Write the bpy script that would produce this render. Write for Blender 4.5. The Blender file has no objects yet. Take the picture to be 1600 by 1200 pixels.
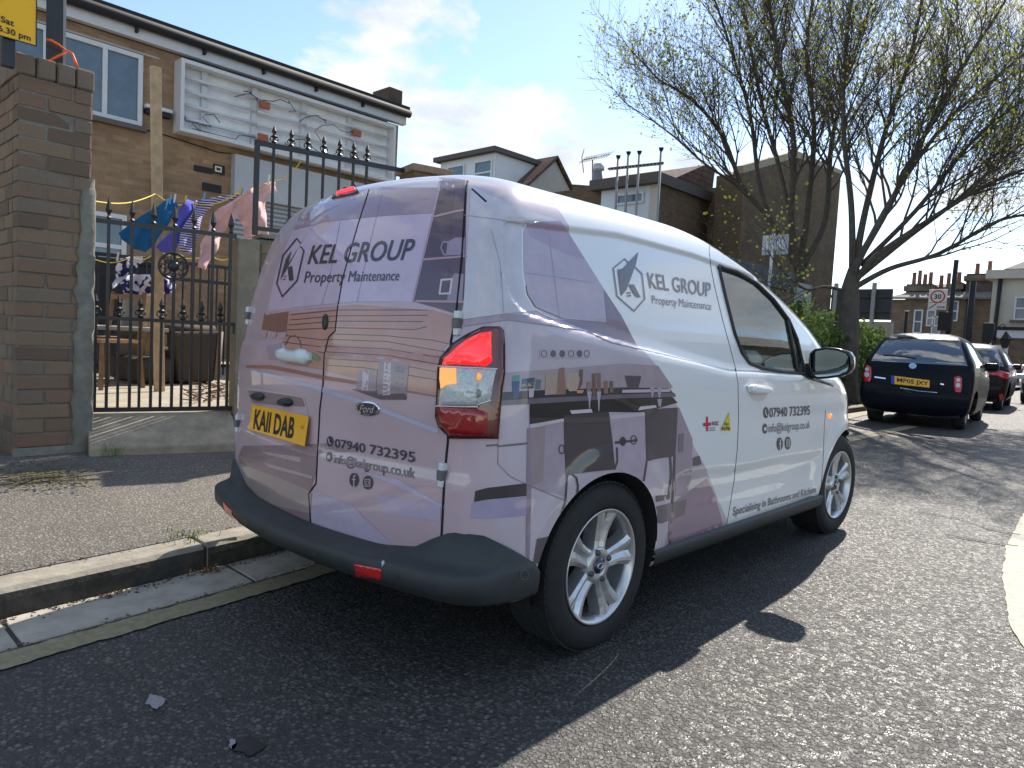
import bpy, bmesh, math, random
import numpy as np
from mathutils import Vector, Matrix
from mathutils.bvhtree import BVHTree
random.seed(7)
sc = bpy.context.scene
COL = sc.collection
R = math.radians
# ------------------------------------------------------------------ camera
CAM = np.array([2.2755, -2.0733, 1.0991]); YAW, PITCH, ROLL, FPX = 0.74572, -0.06511, 0.0519, 1109.2
def _axes():
    f = np.array([-math.sin(YAW)*math.cos(PITCH), math.cos(YAW)*math.cos(PITCH), math.sin(PITCH)])
    r = np.array([math.cos(YAW), math.sin(YAW), 0]); u = np.cross(r, f)
    return r*math.cos(ROLL)+u*math.sin(ROLL), -r*math.sin(ROLL)+u*math.cos(ROLL), f
CR, CU, CF = _axes()
cd = bpy.data.cameras.new('camera'); cam = bpy.data.objects.new('camera', cd); COL.objects.link(cam)
cam.matrix_world = Matrix(((CR[0],CU[0],-CF[0],CAM[0]),(CR[1],CU[1],-CF[1],CAM[1]),(CR[2],CU[2],-CF[2],CAM[2]),(0,0,0,1)))
cd.sensor_width = 36; cd.lens = FPX/1600*36; cd.clip_end = 2000; cd.clip_start = .05
sc.camera = cam
# direction of a photograph pixel (1600x1200) and its meeting point with a plane of the place
def ray(px, py): return CF + CR*(px-800)/FPX - CU*(py-600)/FPX
def onx(px, py, X): d = ray(px, py); return Vector(CAM + d*(X-CAM[0])/d[0])
def ony(px, py, Y): d = ray(px, py); return Vector(CAM + d*(Y-CAM[1])/d[1])
def onz(px, py, Z): d = ray(px, py); return Vector(CAM + d*(Z-CAM[2])/d[2])
# the front boundary of the yard is turned a few degrees from the street: pixels seen in its own frame
TURN = math.radians(-13); TP = Vector((-2.93,-.3,0)); TM = Matrix.Rotation(TURN, 4, 'Z')
def onl(px, py, X): c = TP+TM.inverted()@(Vector(CAM)-TP); d = TM.inverted()@Vector(ray(px, py)); return c+d*((X-c.x)/d.x)
def atd(px, py, D): return Vector(CAM + ray(px, py)*D)
def proj(P):
    d = np.asarray(P, float)-CAM; z = d@CF
    return np.stack([800+FPX*(d@CR)/z, 600-FPX*(d@CU)/z], -1)
# ------------------------------------------------------------------ sky and sun
SUN_DIR = Vector((-.25, 1.15, 1.08)).normalized()      # towards the sun
elev = math.asin(SUN_DIR.z); azim = math.atan2(SUN_DIR.x, SUN_DIR.y)
w = bpy.data.worlds.new('World'); sc.world = w; w.use_nodes = True
nt = w.node_tree; nt.nodes.clear()
def N(nt, t, **k):
    n = nt.nodes.new(t)
    for a, b in k.items():
        if a.startswith('i_'): n.inputs[a[2:].replace('_', ' ')].default_value = b
        else: setattr(n, a, b)
    return n
L = lambda nt, a, b: nt.links.new(a, b)
def mth(nt, op, a, b=None, clamp=False):
    n = nt.nodes.new('ShaderNodeMath'); n.operation = op; n.use_clamp = clamp
    for i, v in enumerate((a, b)):
        if v is None: continue
        if isinstance(v, (int, float)): n.inputs[i].default_value = v
        else: nt.links.new(v, n.inputs[i])
    return n.outputs[0]
def ramp(nt, fac, stops):
    n = nt.nodes.new('ShaderNodeValToRGB'); e = n.color_ramp.elements
    while len(e) < len(stops): e.new(.5)
    for x, (p, c) in zip(e, stops): x.position = p; x.color = (*c, 1) if len(c) == 3 else c
    nt.links.new(fac, n.inputs[0]); return n.outputs[0]
def mixc(nt, fac, a, b, bl='MIX'):
    n = nt.nodes.new('ShaderNodeMix'); n.data_type = 'RGBA'; n.blend_type = bl
    for s, v in ((n.inputs[0], fac), (n.inputs[6], a), (n.inputs[7], b)):
        if isinstance(v, (int, float)): s.default_value = v
        elif isinstance(v, tuple): s.default_value = (*v, 1) if len(v) == 3 else v
        else: nt.links.new(v, s)
    return n.outputs[2]
sky = N(nt, 'ShaderNodeTexSky', sky_type='NISHITA', sun_disc=False, sun_elevation=elev, sun_rotation=azim, air_density=1.0, dust_density=.25, ozone_density=2.2)
tc = N(nt, 'ShaderNodeTexCoord'); sep = N(nt, 'ShaderNodeSeparateXYZ'); L(nt, tc.outputs['Generated'], sep.inputs[0])
vm = N(nt, 'ShaderNodeVectorMath', operation='MULTIPLY_ADD'); L(nt, tc.outputs['Generated'], vm.inputs[0]); vm.inputs[1].default_value = (1., 1., 2.1); vm.inputs[2].default_value = (12.6, 8.82, 3.27)
n1 = N(nt, 'ShaderNodeTexNoise', i_Scale=2.7, i_Detail=10., i_Roughness=.55, i_Distortion=.25); L(nt, vm.outputs[0], n1.inputs['Vector'])
n2 = N(nt, 'ShaderNodeTexNoise', i_Scale=7., i_Detail=7., i_Roughness=.6); L(nt, vm.outputs[0], n2.inputs['Vector'])
cov = ramp(nt, n1.outputs[0], [(.505, (0,0,0)), (.56, (1,1,1))])
shade = ramp(nt, n2.outputs[0], [(.35, (2.9,3.2,3.6)), (.62, (4.5,4.5,4.5))])
skc = mixc(nt, 1., sky.outputs[0], (1.0, .97, .93), 'MULTIPLY')
col = mixc(nt, mth(nt, 'MULTIPLY', cov, .92), skc, shade)
bg = N(nt, 'ShaderNodeBackground', i_Strength=.15); L(nt, col, bg.inputs[0])
wo = N(nt, 'ShaderNodeOutputWorld'); L(nt, bg.outputs[0], wo.inputs[0])
sl = bpy.data.lights.new('sun', 'SUN'); sl.energy = 4.6; sl.angle = R(.53); sl.color = (1, .92, .81)
so = bpy.data.objects.new('sun', sl); COL.objects.link(so); so.rotation_euler = (-SUN_DIR).to_track_quat('-Z', 'Y').to_euler(); so.location = (0, 8, 12)
vs = sc.view_settings; vs.view_transform = 'Standard'; vs.look = 'None'; vs.gamma = 1; vs.exposure = .72; vs.use_curve_mapping = False
# ------------------------------------------------------------------ materials
MATS = {}
def srgb(r, g, b):
    f = lambda c: (c/255/12.92 if c <= 10 else ((c/255+.055)/1.055)**2.4)
    return (f(r), f(g), f(b))
def mat(name, col=(.5,.5,.5), rough=.6, metal=0., noise=0., nscale=20., bump=0., bscale=None, spec=.5, coat=0., alpha=1., emis=None, trans=0., detail=6.):
    if name in MATS: return MATS[name]
    m = bpy.data.materials.new(name); m.use_nodes = True; t = m.node_tree; b = t.nodes['Principled BSDF']
    b.inputs['Base Color'].default_value = (*col, 1); b.inputs['Roughness'].default_value = rough; b.inputs['Metallic'].default_value = metal
    b.inputs['Specular IOR Level'].default_value = spec; b.inputs['Coat Weight'].default_value = coat; b.inputs['Coat Roughness'].default_value = .03
    b.inputs['Transmission Weight'].default_value = trans
    if emis: b.inputs['Emission Color'].default_value = (*emis[0], 1); b.inputs['Emission Strength'].default_value = emis[1]
    if noise or bump:
        c = N(t, 'ShaderNodeTexCoord'); n = N(t, 'ShaderNodeTexNoise', i_Scale=nscale, i_Detail=detail, i_Roughness=.65); L(t, c.outputs['Object'], n.inputs['Vector'])
        if noise:
            L(t, ramp(t, n.outputs[0], [(.25, tuple(x*(1-noise) for x in col)), (.75, tuple(min(1, x*(1+noise)) for x in col))]), b.inputs['Base Color'])
        if bump:
            n2 = n
            if bscale: n2 = N(t, 'ShaderNodeTexNoise', i_Scale=bscale, i_Detail=5.); L(t, c.outputs['Object'], n2.inputs['Vector'])
            bm = N(t, 'ShaderNodeBump', i_Strength=1., i_Distance=bump); L(t, n2.outputs[0], bm.inputs['Height']); L(t, bm.outputs[0], b.inputs['Normal'])
    MATS[name] = m; return m
def raw(name):
    m = bpy.data.materials.new(name); m.use_nodes = True; MATS[name] = m
    return m, m.node_tree, m.node_tree.nodes['Principled BSDF']
def brick_mat(name, c1, c2, mortar, bw=.225, bh=.075, msz=.010, plane='yz', bumpd=.004, rough=.9):
    m, t, b = raw(name); c = N(t, 'ShaderNodeTexCoord'); s = N(t, 'ShaderNodeSeparateXYZ'); L(t, c.outputs['Object'], s.inputs[0])
    k = N(t, 'ShaderNodeCombineXYZ'); idx = {'x': 0, 'y': 1, 'z': 2}
    if plane == 'auto':
        L(t, mth(t, 'ADD', s.outputs[0], s.outputs[1]), k.inputs[0])
    else: L(t, s.outputs[idx[plane[0]]], k.inputs[0])
    L(t, s.outputs[2], k.inputs[1])
    br = N(t, 'ShaderNodeTexBrick', i_Scale=1., i_Mortar_Size=msz/2, i_Mortar_Smooth=.3, i_Brick_Width=bw, i_Row_Height=bh, i_Bias=0.)
    br.inputs['Color1'].default_value = (*c1, 1); br.inputs['Color2'].default_value = (*c2, 1); br.inputs['Mortar'].default_value = (*mortar, 1)
    L(t, k.outputs[0], br.inputs['Vector'])
    n = N(t, 'ShaderNodeTexNoise', i_Scale=1.3, i_Detail=8., i_Roughness=.7); L(t, c.outputs['Object'], n.inputs['Vector'])
    n3 = N(t, 'ShaderNodeTexNoise', i_Scale=60., i_Detail=4.); L(t, c.outputs['Object'], n3.inputs['Vector'])
    cc = mixc(t, .75, br.outputs[0], ramp(t, n.outputs[0], [(.3, (.55,.55,.55)), (.7, (1.25,1.2,1.15))]), 'MULTIPLY')
    cc = mixc(t, .35, cc, ramp(t, n3.outputs[0], [(.3, (.6,.6,.6)), (.7, (1.3,1.3,1.3))]), 'MULTIPLY')
    L(t, cc, b.inputs['Base Color']); b.inputs['Roughness'].default_value = rough; b.inputs['Specular IOR Level'].default_value = .25
    bm = N(t, 'ShaderNodeBump', i_Strength=.8, i_Distance=bumpd, invert=True); L(t, br.outputs[1], bm.inputs['Height']); L(t, bm.outputs[0], b.inputs['Normal'])
    return m
# ------------------------------------------------------------------ geometry helpers (all in world coordinates)
class G:
    def __init__(s): s.v = []; s.f = []; s.sm = []
    def add(s, vs, fs, sm=False):
        k = len(s.v); s.v += [tuple(v) for v in vs]; s.f += [tuple(i+k for i in f) for f in fs]; s.sm += [sm]*len(fs); return s
    def box(s, lo, hi):
        (a,b,c),(d,e,f) = lo, hi
        return s.add([(a,b,c),(d,b,c),(d,e,c),(a,e,c),(a,b,f),(d,b,f),(d,e,f),(a,e,f)], [(0,3,2,1),(4,5,6,7),(0,1,5,4),(1,2,6,5),(2,3,7,6),(3,0,4,7)])
    def bar(s, p, q, wx, wy=None, up=(0,0,1)):       # rectangular bar from p to q
        p, q = Vector(p), Vector(q); wy = wy or wx; d = (q-p).normalized(); u = Vector(up)
        if abs(d.dot(u)) > .98: u = Vector((0,1,0))
        a = d.cross(u).normalized()*wx/2; b = a.cross(d).normalized()*wy/2
        return s.add([p-a-b,p+a-b,p+a+b,p-a+b,q-a-b,q+a-b,q+a+b,q-a+b], [(0,3,2,1),(4,5,6,7),(0,1,5,4),(1,2,6,5),(2,3,7,6),(3,0,4,7)])
    def tube(s, pts, r, n=8, cap=True, sm=True):
        pts = [Vector(p) for p in pts]; rs = r if isinstance(r, (list, tuple)) else [r]*len(pts)
        k = len(s.v); a = None
        for i, p in enumerate(pts):
            d = (pts[min(i+1, len(pts)-1)]-pts[max(i-1, 0)]).normalized()
            if a is None: a = d.orthogonal().normalized()
            a = (a-d*a.dot(d)).normalized() if (a-d*a.dot(d)).length > 1e-6 else d.orthogonal().normalized(); b = d.cross(a)
            for j in range(n):
                t = 2*math.pi*j/n; s.v.append(tuple(p+(a*math.cos(t)+b*math.sin(t))*rs[i]))
        for i in range(len(pts)-1):
            for j in range(n):
                s.f.append((k+i*n+j, k+i*n+(j+1)%n, k+(i+1)*n+(j+1)%n, k+(i+1)*n+j)); s.sm.append(sm)
        if cap:
            s.f.append(tuple(k+j for j in range(n))[::-1]); s.sm.append(False)
            e = k+(len(pts)-1)*n; s.f.append(tuple(e+j for j in range(n))); s.sm.append(False)
        return s
    def lathe(s, prof, c=(0,0,0), axis='z', n=24, sm=True):      # prof: (radius, height)
        k = len(s.v); c = Vector(c)
        for (r, h) in prof:
            for j in range(n):
                t = 2*math.pi*j/n; x, y = r*math.cos(t), r*math.sin(t)
                s.v.append(tuple(c+(Vector((x,y,h)) if axis == 'z' else Vector((h,x,y)) if axis == 'x' else Vector((x,h,y)))))
        for i in range(len(prof)-1):
            for j in range(n):
                q = (k+i*n+j, k+i*n+(j+1)%n, k+(i+1)*n+(j+1)%n, k+(i+1)*n+j)
                s.f.append(q if axis != 'y' else q[::-1]); s.sm.append(sm)
        return s
    def prism(s, poly, ext):                        # 3D polygon extruded by vector ext
        e = Vector(ext); n = len(poly); A = [Vector(p) for p in poly]; B = [p+e for p in A]
        return s.add(A+B, [tuple(range(n))[::-1], tuple(range(n, 2*n))]+[(i, (i+1)%n, n+(i+1)%n, n+i) for i in range(n)])
    def grid(s, rows, sm=True, closed=False):
        m = len(rows[0]); k = len(s.v)
        for r in rows: s.v += [tuple(p) for p in r]
        for i in range(len(rows)-1):
            for j in range(m if closed else m-1):
                s.f.append((k+i*m+j, k+i*m+(j+1)%m, k+(i+1)*m+(j+1)%m, k+(i+1)*m+j)); s.sm.append(sm)
        return s
def rootloc(o):
    while o.parent: o = o.parent
    return o.location
def obj(name, g, m, parent=None, label=None, smooth=None, bevel=0, fix=False):
    me = bpy.data.meshes.new(name); o = bpy.data.objects.new(name, me); COL.objects.link(o)
    V = np.array(g.v, float)
    if parent is not None:
        V = V-np.array(rootloc(parent)); o.parent = parent
    else:
        base = np.array([(V[:,0].min()+V[:,0].max())/2, (V[:,1].min()+V[:,1].max())/2, V[:,2].min()]); o.location = base; V = V-base
    me.from_pydata(V.tolist(), [], g.f)
    sm = g.sm if smooth is None else [smooth]*len(g.f)
    me.polygons.foreach_set('use_smooth', sm)
    if fix:
        bm = bmesh.new(); bm.from_mesh(me); bmesh.ops.recalc_face_normals(bm, faces=bm.faces); bm.to_mesh(me); bm.free()
    for x in (m if isinstance(m, list) else [m]): me.materials.append(x)
    me.update()
    if bevel:
        b = o.modifiers.new('bevel', 'BEVEL'); b.width = bevel; b.segments = 2; b.limit_method = 'ANGLE'; b.angle_limit = R(40)
    if label: o['label'] = label
    return o
def tag(o, label, cat, group=None):
    o['label'] = label; o['category'] = cat
    if group: o['group'] = group
    return o
def struct(o, label=None, cat=None):
    o['kind'] = 'structure'
    if label: o['label'] = label
    if cat: o['category'] = cat
    return o
def thing(name, label, cat, loc=(0,0,0), group=None):
    o = bpy.data.objects.new(name, None); COL.objects.link(o); o.location = loc; o.empty_display_size = .2
    return tag(o, label, cat, group)
def place(name, me, loc, parent, rot=None, scale=None):        # one more object on shared mesh data
    o = bpy.data.objects.new(name, me); COL.objects.link(o); o.parent = parent
    o.location = Vector(loc)-rootloc(parent)
    if rot: o.rotation_euler = rot
    if scale: o.scale = scale
    return o
def interp(x, xs, ys): return float(np.interp(x, xs, ys))
def inpoly(P, poly):
    P = np.atleast_2d(P); x, y = P[:,0], P[:,1]; c = np.zeros(len(P), bool); n = len(poly)
    for i in range(n):
        (x1, y1), (x2, y2) = poly[i], poly[(i+1)%n]
        if y1 == y2: continue
        c ^= ((y1 > y) != (y2 > y)) & (x < (x2-x1)*(y-y1)/(y2-y1)+x1)
    return c
def text_mesh(body, bold=0., shear=0., space=1.):
    cu = bpy.data.curves.new('t', 'FONT'); cu.body = body; cu.offset = bold; cu.shear = shear; cu.space_character = space; cu.resolution_u = 3
    o = bpy.data.objects.new('t', cu); COL.objects.link(o); dg = bpy.context.evaluated_depsgraph_get(); dg.update()
    me = bpy.data.meshes.new_from_object(o.evaluated_get(dg)); V = np.zeros(len(me.vertices)*3); me.vertices.foreach_get('co', V); V = V.reshape(-1, 3)[:, :2]
    F = [tuple(p.vertices) for p in me.polygons]; bpy.data.objects.remove(o); bpy.data.meshes.remove(me); bpy.data.curves.remove(cu)
    return V, F
def homog(src, dst):
    A = []
    for (x, y), (u, v) in zip(src, dst): A += [[x,y,1,0,0,0,-u*x,-u*y,-u],[0,0,0,x,y,1,-v*x,-v*y,-v]]
    return np.linalg.svd(np.array(A))[2][-1].reshape(3, 3)
def hmap(H, P): q = np.c_[P, np.ones(len(P))]@H.T; return q[:, :2]/q[:, 2:]
def flat_text(name, body, o, ex, ey, m, parent, bold=.0, shear=0., fit=True, lift=.002, h=None, base=0.):
    """lettering laid in the plane through o spanned by ex, ey (full width / cap height vectors)"""
    V, F = text_mesh(body, bold, shear); lo = V.min(0); hi = V.max(0); o, ex, ey = Vector(o), Vector(ex), Vector(ey); n = ex.cross(ey).normalized()*lift
    g = G(); g.add([o+n+ex*((x-lo[0])/(hi[0]-lo[0]))+ey*((y-lo[1])/(hi[1]-lo[1])) for x, y in V], F)
    return obj(name, g, m, parent)
# ================================================================== THE VAN
VR, VWB, WZ = .3075, 2.489, .300
ROWS = np.array([  # z, half width, rear y, front y, front-corner length
 (.255,.815,-.645,3.17,.95),(.30,.845,-.665,3.21,.95),(.45,.862,-.688,3.24,.95),(.62,.872,-.695,3.23,.93),(.78,.872,-.693,3.18,.90),(.88,.868,-.690,3.08,.85),
 (.95,.862,-.686,2.92,.75),(1.00,.855,-.682,2.70,.62),(1.05,.848,-.678,2.56,.50),(1.12,.836,-.672,2.45,.44),(1.22,.814,-.660,2.28,.42),(1.32,.788,-.643,2.06,.42),(1.41,.762,-.622,1.82,.42),
 (1.48,.738,-.598,1.60,.42),(1.535,.714,-.572,1.40,.42),(1.578,.684,-.545,1.24,.40),(1.608,.644,-.518,1.12,.38),(1.635,.585,-.485,1.0,.34),(1.658,.50,-.44,.88,.28),(1.676,.37,-.36,.74,.2),(1.687,.19,-.2,.58,.1),(1.690,.004,.2,.40,.004)])
def catmull(T, k):
    out = []; n = len(T)
    for i in range(n-1):
        a, b, c, d = T[max(i-1,0)], T[i], T[i+1], T[min(i+2,n-1)]
        for j in range(k):
            t = j/k; out.append(.5*((2*b)+(-a+c)*t+(2*a-5*b+4*c-d)*t*t+(-a+3*b-3*c+d)*t**3))
    out.append(T[-1]); return np.array(out)
def bez(P, t):
    t = np.asarray(t)[:, None]; P = [np.array(p, float) for p in P]
    return (1-t)**3*P[0]+3*(1-t)**2*t*P[1]+3*(1-t)*t*t*P[2]+t**3*P[3]
def sst(x): x = np.clip(x, 0, 1); return x*x*(3-2*x)
NR, NC, NS, NF = 44, 22, 230, 60
def outline(row):
    z, wd, yr, yf, fr = row; k = min(1, wd/.55); c = .085*k; xr = wd*.80
    x = np.linspace(0, xr, NR, endpoint=False); A = np.c_[x, yr+c*(x/max(xr, 1e-6))**2]
    w3 = wd*.962; y3 = yr+c+.175*k; sl = 2*c/max(xr, 1e-6)
    B = bez([(xr, yr+c), (xr+.085*k*wd/.86, yr+c+.085*k*sl), (w3, y3-.10*k), (w3, y3)], np.linspace(0, 1, NC, endpoint=False))
    yfs = yf-fr; y = np.linspace(y3, yfs, NS, endpoint=False); wx = wd*(.962+.038*sst((y-y3)/.7))*(1-.03*sst((y-1.5)/1.5)); Cc = np.c_[wx, y]
    wf = wd*(1-.03*sst((yfs-1.5)/1.5))
    D = bez([(wf, yfs), (wf, yfs+.6*fr), (.62*wd, yf), (0, yf)], np.linspace(0, 1, NF))
    return np.concatenate([A, B, Cc, D])
ROW = catmull(ROWS, 9)
LV = len(ROW); MS = NR+NC+NS+NF
BP = np.zeros((LV, MS, 3))
for i, r in enumerate(ROW): BP[i, :, :2] = outline(r); BP[i, :, 2] = r[0]
Y, Z = BP[..., 1], BP[..., 2]
onside = np.zeros((LV, MS), bool); onside[:, NR+NC-8:NR+NC+NS+12] = True
def smoothin(d, wdt): return sst(d/wdt+.5)
zl = np.interp(Y, [-.60,-.505,-.47,-.44,-.40,-.2,0,.2,.5,.88,1.1,1.6,2.2,2.6], [1.5,1.42,1.23,1.19,1.172,1.14,1.11,1.08,1.045,1.005,1.0,.985,.965,.95])
zt = np.interp(Y, [-.5,-.47,-.42,.15,.7,1.4], [1.40,1.445,1.465,1.50,1.492,1.45])
rec = smoothin(Z-zl, .013)*smoothin(zt-Z, .022)*smoothin(Y+.485, .018)*(1-.0*sst((Y-.8)/.4))
off = -.015*rec*(1-sst((Y-1.9)/.5))
off += .010*smoothin(zl-Z, .10)*smoothin(Z-zl+.16, .14)*sst((Y+.55)/.3)        # shoulder roll under the recess
zc1 = np.interp(Y, [.45,.95,2.1], [.575,.56,.535])
off += -.010*smoothin(zc1-Z, .014)*smoothin(Z-(zc1-.17), .16)*sst((Y-.42)/.12)*(1-sst((Y-1.95)/.2))
for yc in (0, VWB):
    rr = np.hypot(Y-yc, Z-WZ); off += .012*smoothin(.43-rr, .07)
BP[..., 0] += np.where(onside & (Z < 1.56), off, 0)
# rear doors: step above the number plate, belt crease
rear = np.zeros((LV, MS), bool); rear[:, :NR+6] = True
BP[..., 1] += np.where(rear, -.010*smoothin(1.02-Z, .03)*smoothin(Z-.84, .20)-.008*smoothin(.66-Z, .03)*smoothin(Z-.42, .2), 0)
# full shell (right + mirrored left)
full = np.concatenate([BP, BP[:, ::-1][:, 1:-1]*np.array([-1,1,1])], 1); M2 = full.shape[1]
FV = full.reshape(-1, 3)
ii, jj = np.meshgrid(np.arange(LV-1), np.arange(M2), indexing='ij'); j2 = (jj+1) % M2
FF = np.stack([ii*M2+jj, ii*M2+j2, (ii+1)*M2+j2, (ii+1)*M2+jj], -1).reshape(-1, 4)
FC = FV[FF].mean(1)
keep = np.ones(len(FF), bool)
ARCH = ((0-.01, .345), (VWB-.01, .345))
for yc, ra in ARCH:
    ins = (np.hypot(FC[:,1]-yc, FC[:,2]-WZ) < ra) & (np.abs(FC[:,0]) > .55)
    keep &= ~ins
    vd = np.zeros(len(FV), bool); vd[FF[ins].ravel()] = True; vk = np.zeros(len(FV), bool); vk[FF[keep].ravel()] = True
    bd = np.where(vd & vk & (FV[:,2] > .26))[0]; d = FV[bd][:, 1:]-np.array([yc, WZ]); FV[bd, 1:] = np.array([yc, WZ])+d/np.linalg.norm(d, axis=1)[:, None]*ra
BVH = BVHTree.FromPolygons(FV.tolist(), FF[keep].tolist())
def hit(px, py, bvh=None):
    b = bvh or BVH; d = Vector(ray(px, py)).normalized(); o = Vector(CAM); l, n, i, t = b.ray_cast(o, d)
    if l is None:
        l, n, i, t = min((b.find_nearest(o+d*(1.4+.06*k)) for k in range(90)), key=lambda q: q[3])
    if n.dot(d) > 0: n = -n
    return l, n
Q4 = lambda *P: [(340+x*.3, 260+y*.3) for x, y in P]
Q5 = lambda *P: [(320+x*.3, 580+y*.3) for x, y in P]
Q6 = lambda *P: [(680+x/3, 280+y/3) for x, y in P]
Q7 = lambda *P: [(760+x/2.609, 560+y/2.609) for x, y in P]
Q8 = lambda *P: [(1080+x/2.4, 360+y/2.4) for x, y in P]
QB = lambda *P: [(400+x/5, 260+y/5) for x, y in P]
QP = lambda *P: [(350+x/5, 480+y/5) for x, y in P]
QL = lambda *P: [(640+x/5, 480+y/5) for x, y in P]
QZ = lambda *P: [(660+x/5, 720+y/5) for x, y in P]
def ell(cx, cy, rx, ry, n=20, a0=0., tilt=0.):
    return [(cx+rx*math.cos(a)*math.cos(tilt)-ry*math.sin(a)*math.sin(tilt), cy+rx*math.cos(a)*math.sin(tilt)+ry*math.sin(a)*math.cos(tilt)) for a in (a0+2*math.pi*i/n for i in range(n))]
def stroke(P, wd):
    out = []
    for (x1, y1), (x2, y2) in zip(P, P[1:]):
        l = math.hypot(x2-x1, y2-y1) or 1; nx, ny = -(y2-y1)/l*wd/2, (x2-x1)/l*wd/2; ex, ey = (x2-x1)/l*wd*.25, (y2-y1)/l*wd*.25
        out.append([(x1+nx-ex, y1+ny-ey), (x2+nx+ex, y2+ny+ey), (x2-nx+ex, y2-ny+ey), (x1-nx-ex, y1-ny-ey)])
    return out
def ringp(cx, cy, rx, ry, t):
    o = ell(cx, cy, rx, ry, 24); i = ell(cx, cy, rx-t, ry-t, 24)
    return [[o[k], o[(k+1)%24], i[(k+1)%24], i[k]] for k in range(24)]
def flatmesh(polys, step=12, tri=None):
    bm = bmesh.new()
    if tri is not None:
        V, F = tri; vs = [bm.verts.new((x, y, 0)) for x, y in V]
        for f in F:
            try: bm.faces.new([vs[i] for i in f])
            except ValueError: pass
    else:
        for P in polys: bm.faces.new([bm.verts.new((x, y, 0)) for x, y in P])
    bmesh.ops.triangulate(bm, faces=bm.faces)
    for _ in range(7):
        e = [e for e in bm.edges if e.calc_length() > step]
        if not e: break
        bmesh.ops.subdivide_edges(bm, edges=e, cuts=1); bmesh.ops.triangulate(bm, faces=[f for f in bm.faces if len(f.verts) > 3])
    bm.verts.index_update()
    V = [(v.co.x, v.co.y) for v in bm.verts]; F = [tuple(v.index for v in f.verts) for f in bm.faces]
    B = [(e.verts[0].index, e.verts[1].index) for e in bm.edges if len(e.link_faces) == 1]
    bm.free(); return V, F, B
def decal(name, polys, m, parent, lift=.0012, step=12, thick=0., dome=0., mirror=None, tri=None, bvh=None, label=None, msh=0.):
    """flat print (or a thin moulded piece when thick) lying on the surface that the photograph shows it on"""
    if polys and isinstance(polys[0][0], (int, float)): polys = [polys]
    V, F, B = flatmesh(polys, step, tri); P, NN = [], []
    cx = np.mean(V, 0); rad = max(np.hypot(*(np.array(v)-cx)) for v in V)
    bset = set(i for e in B for i in e)
    for i, (x, y) in enumerate(V):
        l, n = hit(x, y, bvh); d = dome*(0 if i in bset else max(0, 1-(math.hypot(x-cx[0], y-cx[1])/rad)**2)**.5) if dome else 0
        P.append(l+n*(lift+d)); NN.append(n)
    g = G(); k = len(P)
    for f in F:
        a, b, c = (P[i] for i in f); g.f.append(f if (b-a).cross(c-a).dot(NN[f[0]]) > 0 else f[::-1]); g.sm.append(True)
    g.v = [tuple(p) for p in P]
    if thick:
        g.v += [tuple(P[i]-NN[i]*thick) for i in range(k)]
        for a, b in B: g.f.append((a, b, b+k, a+k)); g.sm.append(False)
    o = obj(name, g, m, parent, label=label, fix=bool(thick))
    if mirror:
        h = G(); h.v = [(-x+msh, y+msh, z) for x, y, z in g.v]; h.f = [f[::-1] for f in g.f]; h.sm = g.sm; obj(mirror, h, m, parent, fix=bool(thick))
    return o
def decal_text(name, body, quad, m, parent, lift=.0016, bold=.0, shear=0., step=10, label=None, space=1., bvh=None):
    V, F = text_mesh(body, bold, shear, space); lo, hi = V.min(0), V.max(0)
    H = homog([(lo[0],hi[1]),(hi[0],hi[1]),(hi[0],lo[1]),(lo[0],lo[1])], quad)
    ws = body.split(' '); cut = [text_mesh(' '.join(ws[:i+1]), bold, shear, space)[0][:, 0].max()+.02 for i in range(len(ws))]; P = hmap(H, V); o = None
    for i in range(len(ws)):            # each word is a piece of lettering of its own
        fs_ = [f for f in F if (cut[i-1] if i else -9) <= V[list(f), 0].mean() < cut[i]]
        if not fs_: continue
        u = sorted({k for f in fs_ for k in f}); mp = {k: j for j, k in enumerate(u)}
        o = decal(name, [], m, parent, lift, step, tri=(P[u], [tuple(mp[k] for k in f) for f in fs_]), label=label, bvh=bvh)
    return o
# ---- materials of the van
white = mat('van_white_paint', (.80,.81,.82), .28, coat=1., noise=.03, nscale=3)
lilac_c = (.51,.375,.42); lilac_s = (.54,.47,.52)
black_pl = mat('black_plastic', (.018,.019,.021), .45, noise=.3, nscale=60, bump=.0004)
bump_pl = mat('bumper_plastic', (.030,.035,.037), .55, noise=.25, nscale=9, bump=.0006, bscale=700)
rubber = mat('rubber', (.016,.016,.017), .75, noise=.3, nscale=25)
seam_m = mat('panel_gap', (.008,.008,.009), .8)
chrome = mat('chrome', (.75,.76,.78), .12, 1.)
van = thing('panel_van', 'small white panel van with lilac kitchen picture wrap on its rear half', 'van')
bpts = [(868,322),(905,395),(945,465),(985,530),(1020,565),(1045,600),(1060,640),(1085,700),(1110,750),(1130,800),(1136,826)]
bxyz = [hit(*q)[0] for q in bpts]
wrap, t, b = raw('van_wrap_paint')
c = N(t, 'ShaderNodeTexCoord'); s = N(t, 'ShaderNodeSeparateXYZ'); L(t, c.outputs['Object'], s.inputs[0])
fc = N(t, 'ShaderNodeFloatCurve'); L(t, mth(t, 'DIVIDE', s.outputs[2], 1.8), fc.inputs['Value'])
cv = fc.mapping.curves[0]; pts = sorted([(p.z/1.8, (p.y+1)/3) for p in bxyz]); pts = [(0, pts[0][1])]+pts+[(1, pts[-1][1]-.07)]
while len(cv.points) < len(pts): cv.points.new(.5, .5)
for q, (a, e) in zip(cv.points, pts): q.location = (a, e); q.handle_type = 'VECTOR'
fc.mapping.update()
d = mth(t, 'SUBTRACT', mth(t, 'DIVIDE', mth(t, 'ADD', s.outputs[1], 1.), 3.), fc.outputs[0])
fac = mth(t, 'MULTIPLY', d, 700., True)
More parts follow.
